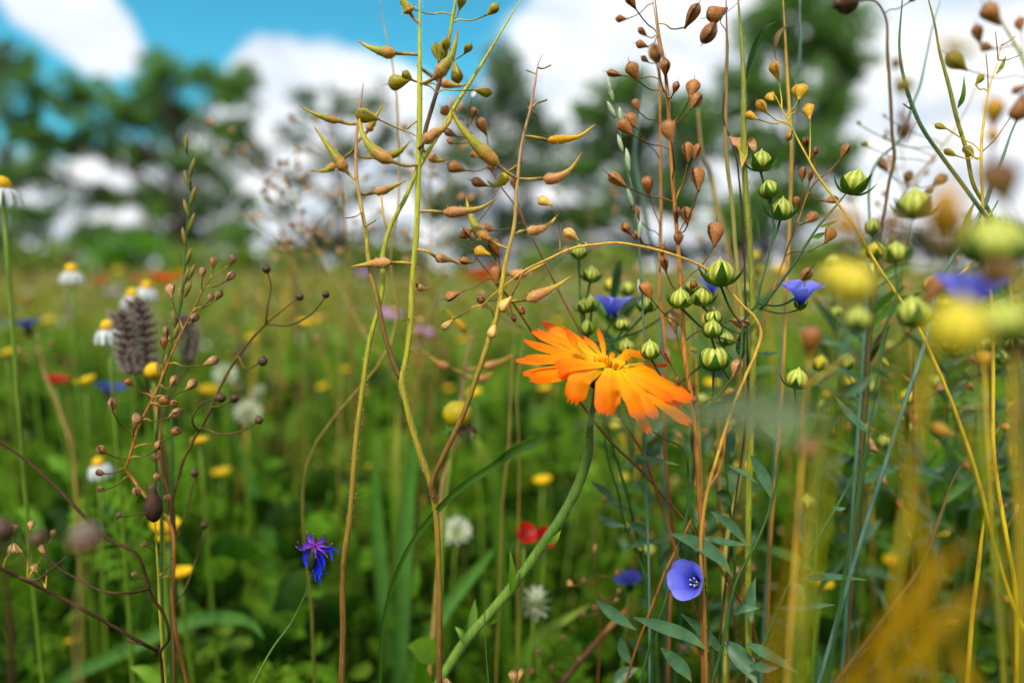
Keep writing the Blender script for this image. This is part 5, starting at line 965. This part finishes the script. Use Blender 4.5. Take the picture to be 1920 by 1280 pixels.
p = Plant('meadow_stalk', 'long green stem with one narrow leaf, sweeping down past the blurred yellow pods', 'plant', R2(1105, -30, 1160, 180, 1200, 400, 1280, 700, 1340, 950, 1410, 1180) + R4(1480, 300, 1600, 500, 1680, 700) + PX(1900, 600, 1930, 1280), (.262, .27), 8, 'green_stem', wtop=7)
p.leaf(R2, (1345, 870, 1380, 800, 1400, 590), 9, 'bright_leaf')
p = Plant('meadow_stalk', 'thin purple-grey stem with a nodding top, hanging over the far sky gap', 'plant', R2(470, 30, 560, 10, 690, 12, 760, 110, 785, 400, 810, 800, 825, 1100, 840, 1280) + R4(800, 250, 760, 520, 700, 900) + R6(650, 200, 600, 900), (.30, .31), 6, 'olive_stem', wtop=6)
p.pods(R2, [(460, 15, 40, 690, 12, 520, 0)], 'dark_silicle', 'dark_stem', spread=.002)
p.pods(R2, [(985, -8, 20, 770, 130)], 'brown_silicle', 'dark_stem', spread=.002)
p = Plant('meadow_stalk', 'thin bluish stem crossing behind the long green stem, out of focus', 'plant', R2(1215, -20, 1150, 200, 1090, 480, 1040, 700, 980, 850, 900, 1100) + R4(700, 100, 640, 700) + R6(600, 300, 560, 900), (.31, .32), 6, 'blue_stem', wtop=5)
p = Plant('meadow_stalk', 'blue-green stalk with a branching fork, close behind the slim yellow-green stalk', 'plant', R2(1860, 870, 1780, 1050, 1700, 1280) + R4(1640, 230, 1560, 450, 1400, 720, 1300, 880, 1210, 1020) + R6(1100, 300, 900, 900), (.258, .262), 9, 'blue_stem', wtop=8)
p.leaf(R4, (1395, 720, 1410, 600, 1500, 380), 10, 'green_stem'); p.stem(R4(1490, 880, 1380, 990, 1270, 1080), .26, 6, 'yellow_stem', name='branch')
p = Plant('false_flax_plant', 'very near false flax, its brown pods and yellow stalk melted into soft blobs', 'plant', R4(1800, 60, 1740, 300, 1790, 600) + PX(1905, 500, 1900, 800) + R8(1255, 300, 1260, 800, 1262, 1290), (.12, .15), 22, 'yellow_stem', wtop=10)
p.pods(R4, [(1690, 270, 90, 1770, 400), (1590, 220, 40, 1760, 380), (1680, 1000, 90, 1850, 950), (840, 620, 60, 1770, 700)], 'tan_silicle', 'yellow_stem', spread=.004, pw=4)
p.pods(R6, [(1840, 430, 50, 1880, 600), (1845, 900, 44, 1880, 1000)], 'tan_silicle', 'yellow_stem', spread=.004, pw=4)
p = Plant('false_flax_plant', 'near blurred false flax with yellow and pink pods floating against the bright sky gap', 'plant', R4(1250, 640, 1230, 900, 1180, 1280) + R6(1150, 300, 1000, 1280), (.105, .12), 14, 'yellow_stem', wtop=8)
p.pods(R4, [(1250, 520, 100, 1240, 760), (1190, 620, 80, 1230, 800), (480, 640, 84, 1200, 1000), (1330, 620, 70, 1240, 900)], 'yellow_silicle', 'yellow_stem', spread=.006, pw=4)
p.pods(R2, [(1260, 370, 36, 1250, 1700)], 'tan_silicle', 'yellow_stem', spread=.004, pw=4); p.pods(R2, [(1390, 400, 52, 1250, 1700, 1480, 380)], 'green_silicle', 'yellow_stem', spread=.004, pw=4)
p = Plant('false_flax_plant', 'soft-focus golden false flax with a round golden ball pod under the lilac-blue petal', 'plant', R4(1440, 1150, 1460, 1290) + R6(1560, 600, 1580, 1000, 1600, 1290), (.19, .19), 8, 'yellow_stem', wtop=5)
p.pods(R4, [(1435, 1090, 40, 1455, 1250, 1440, 1200)], 'yellow_silicle', 'yellow_stem', spread=.002); p.pods(R6, [(1555, 500, 36, 1580, 800), (300, 765, 22, 1570, 900), (1230, 1050, 42, 1590, 1150, 1320, 1090)], 'yellow_silicle', 'yellow_stem', spread=.004)
p.pods(R2, [(1640, 905, 50, 1700, 2300), (1630, 1100, 30, 1700, 2300)], 'yellow_silicle', 'dull_stem', spread=.004, dd=-.03)
p = Plant('false_flax_plant', 'ripe orange-brown ball pod on a soft-focus stalk, near the striped capsule', 'plant', R6(170, 420, 140, 700, 100, 1280), (.175, .175), 8, 'straw_stem', wtop=6)
p.pods(R6, [(170, 340, 58, 150, 560, 170, 420)], 'brown_silicle', 'straw_stem', spread=.001, pw=4); p.pods(R4, [(1160, 1110, 56, 150, 1900)], 'brown_silicle', 'straw_stem', spread=.001, pw=4)
p = Plant('false_flax_plant', 'pinkish ball pod on a very blurred stalk, low among the ochre blades', 'plant', R6(170, 1280, 150, 1340) + R8(100, 300, 60, 700, 40, 1290), (.135, .14), 9, 'yellow_stem', wtop=7)
p.pods(R6, [(160, 1225, 58, 150, 1500)], 'tan_silicle', 'yellow_stem', spread=.001, pw=4)
# small pods seen beyond
p = Plant('false_flax_plant', 'faint thin dry stalk with tiny tan pods, beyond the blurred yellow pods', 'plant', R2(1560, 450, 1450, 800, 1380, 940, 1200, 1200) + R4(950, 300, 800, 700, 760, 1200), (.34, .36), 5, 'tan_stem', wtop=3)
p.pods(R4, [(750, 130, 34, 950, 300), (950, 230, 30, 960, 330), (1110, 342, 22, 960, 400), (1200, 252, 34, 970, 300)], 'tan_silicle', 'dull_stem', spread=.01)
p.pods(R2, [(770, 1105, 14, 1200, 1240), (560, 990, 12, 1200, 1250), (610, 1155, 16, 1150, 1290), (765, 930, 10, 1250, 1150)], 'green_silicle', 'tan_stem', spread=.01)
Plant('meadow_stalk', 'stout brown slanting stem with withered curls, low among the ochre blades', 'plant', R8(960, 60, 905, 150, 820, 380, 720, 640, 560, 870, 420, 1060, 250, 1285), (.29, .29), 16, 'olive_stem', wtop=5)
Plant('meadow_stalk', 'thin yellow stalk rising straight beside the near blurred yellow stalk', 'plant', R8(1075, 300, 1050, 480, 1030, 660, 1000, 900, 970, 1285), (.24, .25), 11, 'yellow_stem', wtop=8)

# ochre blades very near the lens, one leaf each
for i, (px, d, w, lab) in enumerate([
        (R8(300, 1300, 560, 950, 900, 560, 1060, 480), (.10, .11), 150, 'broad ochre dry blade leaning across the low weeds, very blurred'),
        (R8(520, 1300, 760, 1000, 1050, 760, 1160, 700), (.095, .105), 130, 'second ochre dry blade, lying just under the broad one'),
        (R8(400, 1290, 420, 1150, 700, 900, 850, 720), (.10, .11), 90, 'narrow ochre blade lying between the two broad ochre blades'),
        (R8(740, 900, 730, 500, 700, 250, 640, 60), (.115, .12), 60, 'upright ochre blade standing over the brown slanting stem'),
        (R8(1000, 1300, 900, 1100, 960, 900, 1100, 700), (.10, .11), 110, 'ochre blade leaning towards the near blurred yellow stalk'),
        (R7(1120, 1290, 1150, 1000, 1180, 760, 1230, 520), (.11, .12), 60, 'upright ochre blade standing before the grey-green flax leaves'),
        (R6(900, 1290, 830, 900, 860, 600, 930, 300), (.11, .12), 60, 'yellow-green blade standing before the bright yellow slanting stalk'),
        (R6(1500, 1290, 1380, 900, 1330, 600, 1290, 320), (.10, .11), 60, 'yellow-green blade standing under the golden ball pod'),
        (R6(360, 1290, 420, 900, 380, 600, 330, 420), (.13, .14), 36, 'slim yellow-green blade standing beside the ripe orange ball'),
        (R8(-20, 700, 0, 500, 30, 350, 90, 240), (.12, .13), 44, 'short upright ochre blade by the pinkish ball pod')]):
    pts = rooted(w3(px[::-1], d))[::-1]; dm = sum(d) / 2; W = w * .42 * dm / FPX
    g = blade_geo(smooth_path(pts, 6), lambda t: W * max(.05, math.sin(math.pi * min(1, t * .6 + .38))), Vector((.3, -1, .5)), cup=.2, wave=.05)
    base = pts[0]; me = mesh('grass_stalk', [v - base for v in g[0]], g[1], g[2], mats=('lime_blade' if 'yellow-green' in lab else 'ochre_blade',)); tag(link('grass_stalk', me, loc=base), lab, 'grass')

# the long blade that sweeps from behind the radish stalk towards the lens
px = R5(1900, 1000, 1600, 930, 1250, 900, 850, 950, 600, 985, 250, 970, 0, 1050) + B_(1400, 1170, 1200, 1260) + C_(1150, 80, 950, 210, 780, 380, 650, 560, 570, 750, 520, 950, 500, 1285)
ds = [.088, .092, .10, .115, .125, .15, .175, .21, .235, .245, .255, .265, .27, .275, .28, .285, .29]
pts = rooted([P(x, y, ds[min(i, len(ds) - 1)]) for i, (x, y) in enumerate(px)])
ww = [84, 80, 60, 30, 22, 22, 20, 22, 18, 15, 12, 11, 9, 8, 7, 6, 6, 6, 6]
sp = smooth_path(pts, 5); n = len(sp)
def wfun(t):
    f = t * (len(pts) - 1); i = min(int(f), len(pts) - 2); d0 = proj(pts[i])[2]; d1 = proj(pts[i + 1])[2]
    a, b = ww[min(i, 18)] * d0 / FPX, ww[min(i + 1, 18)] * d1 / FPX
    return (a + (b - a) * (f - i)) * 1.0
V, F, A = blade_geo(sp, wfun, Vector((.1, -1, .45)), cup=.2); base = pts[-1]
tag(link('grass_stalk', mesh('grass_stalk', [v - base for v in V], F, [1 - a for a in A], mats=('sweep_blade',)), loc=base), 'long grass blade bowing over from the radish stalk, past the marigold and its stem', 'grass')
Plant('ryegrass', 'thin dark knotted grass stem standing low in front of the marigold stem', 'grass', C_(1068, 750, 1072, 900, 1080, 1100, 1095, 1290), (.262, .265), 5, 'flax_stem', wtop=2.5, jit=.35)

# ------------------------------------------------------------------ left side
mat('cheek_pod', [(0, S(60, 44, 30)), (1, S(110, 84, 60))], .6, var=.4)
p = Plant('ryegrass', 'ryegrass spike with alternating green spikelets in front of the grey fuzzy seed heads', 'grass', L1(1012, 745, 1028, 870, 1040, 1000, 1020, 1270) + L2(1012, 130, 1000, 330, 960, 560, 920, 700, 880, 900, 860, 1100, 850, 1270) + L3(870, 200, 880, 700, 890, 1285), (.285, .29), 8, 'flax_stem', wtop=4)
spikelets(p, L1, [(1016, 785, 0, 1), (1048, 915, .25, 1), (1020, 985, -.3, 1), (1052, 1070, .25, 1), (1018, 1140, -.3, 1), (1045, 1215, .3, 1)], 'spikelet_green', 9, 36)
spikelets(p, L2, [(1005, 70, -.2, 1), (1028, 180, .3, 1), (1015, 290, .3, 1), (1025, 355, .4, 1), (985, 395, -.1, 1), (1045, 265, .4, 1), (950, 520, -.1, 1), (960, 590, .3, 1), (930, 650, -.2, 1), (900, 760, .2, 1), (870, 800, -.3, 1)], 'spikelet_green', 9, 34)
p = Plant('ryegrass', 'dark green ryegrass stem, blurred, just behind the spike with alternating spikelets', 'grass', L2(1090, 380, 1060, 480, 1000, 700, 950, 900, 1050, 780, 1020, 1000, 1010, 1280)[:4] + L3(940, 100, 930, 1285), (.32, .33), 8, 'flax_stem', wtop=4)
p = Plant('false_flax_plant', 'brown false flax spray with a reddish stem, crossing the ryegrass spike', 'plant', L2(1245, 235, 1150, 300, 1050, 480, 950, 680, 850, 920, 760, 1100, 705, 1280) + L3(690, 110, 740, 190, 850, 330, 930, 420, 950, 600, 940, 800, 960, 1000, 1020, 1285), (.272, .30), 9, 'brown_stem', wtop=4)
p.pods(L2, [(1165, 212, 24, 1150, 310, 1155, 270), (1270, 197, 23, 1235, 245), (1105, 265, 22, 1100, 395), (1255, 288, 23, 1140, 360, 1225, 320), (1192, 390, 24, 1060, 480), (1148, 405, 20, 1065, 475), (930, 365, 30, 1000, 590, 945, 410), (1062, 515, 26, 1030, 560), (1150, 750, 29, 920, 770, 1100, 775),
    (910, 590, 26, 970, 640, 905, 640), (945, 860, 26, 875, 900, 925, 895), (1040, 880, 28, 850, 940, 1000, 910), (955, 1035, 28, 800, 1070, 915, 1060), (615, 985, 28, 735, 1175, 615, 1050), (745, 1070, 28, 725, 1200, 720, 1130)], 'tan_silicle', 'straw_stem', spread=.004, pw=2.4)
p.pods(L2, [(890, 965, 26, 840, 1000), (945, 980, 20, 850, 1000), (895, 650, 24, 885, 830), (560, 1235, 28, 700, 1290), (955, 1135, 28, 780, 1250), (860, 1212, 26, 780, 1290), (705, 865, 18, 830, 960)], 'brown_silicle', 'straw_stem', spread=.008)
p.pods(L3, [(550, 135, 22, 690, 110), (555, 225, 18, 700, 150), (745, 237, 22, 745, 190), (850, 55, 22, 880, 260), (855, 160, 20, 890, 320), (915, 275, 20, 930, 380), (650, 370, 18, 850, 330), (735, 690, 16, 930, 700), (790, 525, 18, 930, 600)], 'tan_silicle', 'straw_stem', spread=.008)
p.stem(L2(820, 900, 850, 1000, 870, 1100) + L3(870, 0, 900, 170, 940, 330, 950, 480), (.30, .295), 8, 'brown_stem', name='branch', wtop=6)
p = Plant('dark_pod_plant', 'dark branching stem with small round blackish seed balls, next to the ryegrass spike', 'plant', L2(1635, 395, 1540, 470, 1450, 545, 1300, 720, 1200, 890, 1130, 1050, 1060, 1170, 1000, 1290) + L3(980, 140, 950, 240, 945, 500, 950, 1285), (.285, .30), 8, 'olive_stem', wtop=5)
for px in ((1455, 545, 1460, 450, 1478, 340, 1457, 255), (1455, 552, 1580, 550, 1700, 490, 1778, 392), (1320, 720, 1350, 790, 1425, 748), (1080, 1130, 1050, 1060, 1100, 980, 1200, 945), (1100, 1110, 1250, 1145, 1340, 1120, 1412, 1070), (1150, 1010, 1210, 990, 1275, 955)): p.twig(L2, px, 4.5, 'olive_stem', name='branch')
for x, y, z in ((1455, 245, 17), (1637, 395, 16), (1780, 383, 15), (1430, 745, 19), (1210, 945, 19), (1278, 950, 18), (1420, 1066, 16)):
    D = p.d; M = z * D / FPX; cx, cy = L2(x, y)[0]; link('seed_ball', SIL['dark_silicle'][0], p.o, P(cx, cy, D) - Vector((0, 0, M * .5)) - p.base, aim((random.uniform(-.3, .3), random.uniform(-.3, .3), 1)), M)
for x, y in ((1060, 135), (1115, 418)):
    D = .31; M = 15 * D / FPX; cx, cy = L3(x, y)[0]; c0 = P(cx, cy, D) - Vector((0, 0, M * .5)); link('seed_ball', SIL['dark_silicle'][0], p.o, c0 - p.base, aim((0, 0, 1)), M)
    a = p.near(c0, .03); p.part('branch', tube_geo(smooth_path([a, a.lerp(c0, .5) - Vector((0, 0, .004)), c0], 4), lambda t: .0004, 5), 'olive_stem')

# grey fuzzy scorpion-weed seed heads
p = Plant('scorpion_weed', 'dried scorpion-weed with three grey-brown fuzzy coiled seed heads beside a white daisy', 'plant', L2(735, 830, 790, 890, 820, 950, 850, 1050, 900, 1280) + L3(930, 400, 960, 1285), (.35, .36), 7, 'dark_stem', wtop=6)
p.stem(L2(800, 820, 805, 870, 815, 930), .35, 6, 'dark_stem', name='branch'); p.stem(L2(1030, 730, 1010, 800, 950, 900, 870, 1080), .37, 6, 'dull_stem', name='branch')
def fuzzy_head(px, w, d, facing=1):
    pts = smooth_path(w3(px, d), 8); W = w * d / FPX / 2
    o = p.part('seed_head', tube_geo(pts, lambda t: W * .42 * max(.1, math.sin(math.pi * min(1, t * .85 + .12)) ** .6), 8, .1), 'phacelia')
    n = len(pts); hv, hf, ha = [], [], []
    for i in range(2, n - 1, 3):
        tg = (pts[i] - pts[i - 1]).normalized()
        for sgn in (-1.0 + random.uniform(0, .2), -.5, .05 + random.uniform(-.2, .2), .5, 1.0 - random.uniform(0, .2)):                       # rows of dry calyces curling off the axis
            sd = (RT * sgn - FW * (1.1 - abs(sgn)) * .8).normalized(); f = .55 + .45 * math.sin(math.pi * min(1, i / n * .8 + .18))
            q = smooth_path([pts[i], pts[i] + sd * W * .55 * f + tg * W * .1, pts[i] + sd * W * 1.0 * f - tg * W * .18 + UP * W * .12], 2)
            p.part('calyx', tube_geo(q, lambda t: W * .2 * math.sin(math.pi * (t * .75 + .22)), 6, .25), 'phacelia', o)
            for _ in range(30):
                a = q[random.randrange(1, len(q))]; k = len(hv); h = (sd + Vector((random.gauss(0, .7), random.gauss(0, .7), random.gauss(0, .7)))).normalized() * W * random.uniform(.25, .6)
                hv += [a + UP * .00006, a - UP * .00006, a + h]; hf.append((k, k + 1, k + 2)); ha += [0, 0, 1]
    x = p.part('fuzz', (hv, hf, ha), 'phacelia_fuzz', o); x['kind'] = 'stuff'
fuzzy_head(L2(660, 470, 690, 560, 700, 680, 715, 760, 740, 825), 52, .345)
fuzzy_head(L2(745, 405, 780, 500, 795, 620, 805, 740, 800, 830), 54, .352)
fuzzy_head(L2(1000, 490, 1030, 580, 1035, 660, 1025, 740), 46, .37)

# dead-headed stem and dark arching stems
p = Plant('knapweed', 'dark dried flower bud on a straight hairy green stem, beside the reddish false flax stem', 'plant', L3(845, 400, 850, 480, 865, 700, 880, 1000, 905, 1290), (.27, .275), 8, 'green_stem', wtop=6)
D = p.d; c0 = P(*L3(842, 400)[0], D); s0 = D / FPX / 2.909
V, F, A, G = lathe_geo([(12, 0), (30, 20), (44, 60), (42, 100), (26, 150), (18, 175), (24, 200), (10, 205)], 14, ribs=7, ribamp=.12)
p.part('bud', ([c0 + Vector(v) * s0 for v in V], F, A), 'cheek_pod')
for k in range(14):
    a = random.uniform(0, 6.28); z = random.uniform(60, 200); r = Vector((math.cos(a), math.sin(a), 0))
    p.part('bract', blade_geo(smooth_path([c0 + (r * 30 + ZAX * z) * s0, c0 + (r * 46 + ZAX * (z + 12)) * s0, c0 + (r * 62 + ZAX * (z - 4)) * s0], 2), lambda t: 12 * s0 * (1 - t) + .0001, ZAX, nw=2), 'cheek_pod')
p.twig(L3, (866, 715, 905, 660, 920, 640, 890, 625), 3, 'straw_stem')
p = Plant('dark_stem_plant', 'dark wiry stem arching in from the meadow edge and bending down beside the dried bud', 'plant', PX(-60, 800) + L3(-20, -40, 50, 0, 250, 160, 480, 390, 600, 500, 740, 570, 790, 680, 830, 810, 890, 900, 920, 1040, 875, 1110, 880, 1170, 890, 1290), (.235, .265), 6.5, 'dark_stem', wtop=6)
p.stem(L3(-30, 640, 100, 700, 400, 850, 600, 960, 790, 1070, 868, 1108), (.23, .263), 7, 'dark_stem', name='branch', wtop=6)
for px in ((780, 785, 650, 790, 560, 780, 440, 720, 330, 660, 230, 570), (100, 705, 200, 720, 280, 660, 370, 590), (800, 1075, 740, 1060, 690, 1048)): p.twig(L3, px, 5.5, 'dark_stem', name='branch')
p.pods(L3, [(80, 437, 18, 30, 640), (170, 420, 18, 240, 560), (290, 467, 18, 240, 570), (85, 552, 26, 235, 575, 130, 572), (235, 557, 24, 300, 640, 260, 600), (190, 655, 18, 330, 660)], 'tan_silicle', 'straw_stem', spread=.006, dd=.01)
p = Plant('seed_ball_plant', 'large blurred grey-brown seed ball on a fading stalk, near the lens', 'plant', L3(480, 580, 450, 700, 420, 900, 430, 1285), (.14, .15), 6, 'tan_stem', wtop=5)
D = p.d; c0 = P(*L3(475, 560)[0], D); s0 = D / FPX / 2.909
V, F, A, G = lathe_geo([(20, 0), (60, 15), (82, 60), (78, 100), (55, 135), (20, 150)], 16); p.part('seed_ball', ([c0 + Vector(v) * s0 for v in V], F, A), 'phacelia')
for k in range(10):
    a = k * .628; r = Vector((math.cos(a), math.sin(a), 0)); p.part('bract', blade_geo(smooth_path([c0 + (r * 30) * s0, c0 + (r * 88 + ZAX * 50) * s0, c0 + (r * 84 + ZAX * 110) * s0], 3), lambda t: 40 * s0 * (1 - t * t) + .0001, r, nw=2), 'tan_silicle')
p = Plant('dark_stem_plant', 'dark brown blurred seed stalk at the meadow edge, under the long dark arching stem', 'plant', L3(20, 400, 15, 600, 40, 800, 60, 1100, 60, 1285), (.17, .18), 14, 'dark_stem', wtop=8)
p.pods(L3, [(20, 450, 40, 25, 600), (215, 490, 30, 40, 700)], 'dark_silicle', 'dark_stem', spread=.004, pw=4)

# faded cornflower
def cornflower_faded():
    px = L3(1695, 690, 1680, 760, 1650, 830, 1590, 950, 1490, 1085, 1380, 1290)
    p = Plant('cornflower', 'faded cornflower with curled violet florets and limp blue petals on a thin green stem', 'flower', px, (.258, .265), 5, 'marigold_stem', wtop=4)
    D = .258; K = crop(520, 960, 8.0); s = D / FPX / 8
    cen = P(*K(545, 520)[0], D); bot = P(*K(500, 880)[0], D)
    V, F, A, G = lathe_geo([(8, 0), (45, 30), (62, 110), (60, 200), (42, 300), (28, 345)], 12, ribs=6, ribamp=.06); ax = (cen - bot).normalized(); q = aim(ax, 0)
    p.part('calyx', ([bot + q @ Vector(v) * s for v in V], F, A), 'calyx')
    def strip(pts, w, m, dz=0, name='floret'):
        g = blade_geo(smooth_path([P(*K(pts[i], pts[i + 1])[0], D + dz * (i / len(pts))) for i in range(0, len(pts), 2)], 4), lambda t: w * s * (.5 + .5 * math.sin(math.pi * min(1, t + .1))) * (1 - .5 * t) + .00005, -FW + UP * .3, cup=.35, nw=4)
        p.part(name, g, m)
    for pts in ((545, 500, 490, 400, 440, 280), (550, 500, 530, 400, 535, 310), (580, 490, 640, 430, 700, 380, 695, 290), (540, 505, 460, 480, 360, 520, 300, 430), (540, 520, 440, 520, 350, 560, 275, 505), (560, 490, 620, 440, 620, 390), (600, 500, 680, 440, 765, 430),
                (560, 530, 570, 600, 580, 680), (600, 530, 680, 580, 755, 670), (590, 510, 680, 500, 740, 520, 825, 460), (530, 500, 470, 420, 450, 370), (560, 540, 610, 640, 600, 760, 625, 775), (545, 520, 420, 470, 380, 470)): strip(pts, 44, 'corn_violet', random.uniform(-.006, .006))
    for pts, w in (((470, 560, 420, 650, 430, 760, 540, 870), 90), ((560, 700, 600, 800, 630, 950, 645, 1090), 80), ((520, 640, 560, 780, 560, 900, 575, 1040), 70), ((650, 560, 660, 700, 690, 900, 755, 920), 55), ((620, 540, 740, 560, 850, 545, 930, 590), 60), ((790, 560, 810, 640, 825, 725), 50), ((600, 620, 640, 760, 650, 900, 620, 1000), 70), ((480, 560, 520, 640, 580, 720), 50), ((640, 600, 700, 740, 710, 820), 50)): strip(pts, w, 'corn_blue', random.uniform(-.008, .004), 'petal')
cornflower_faded()
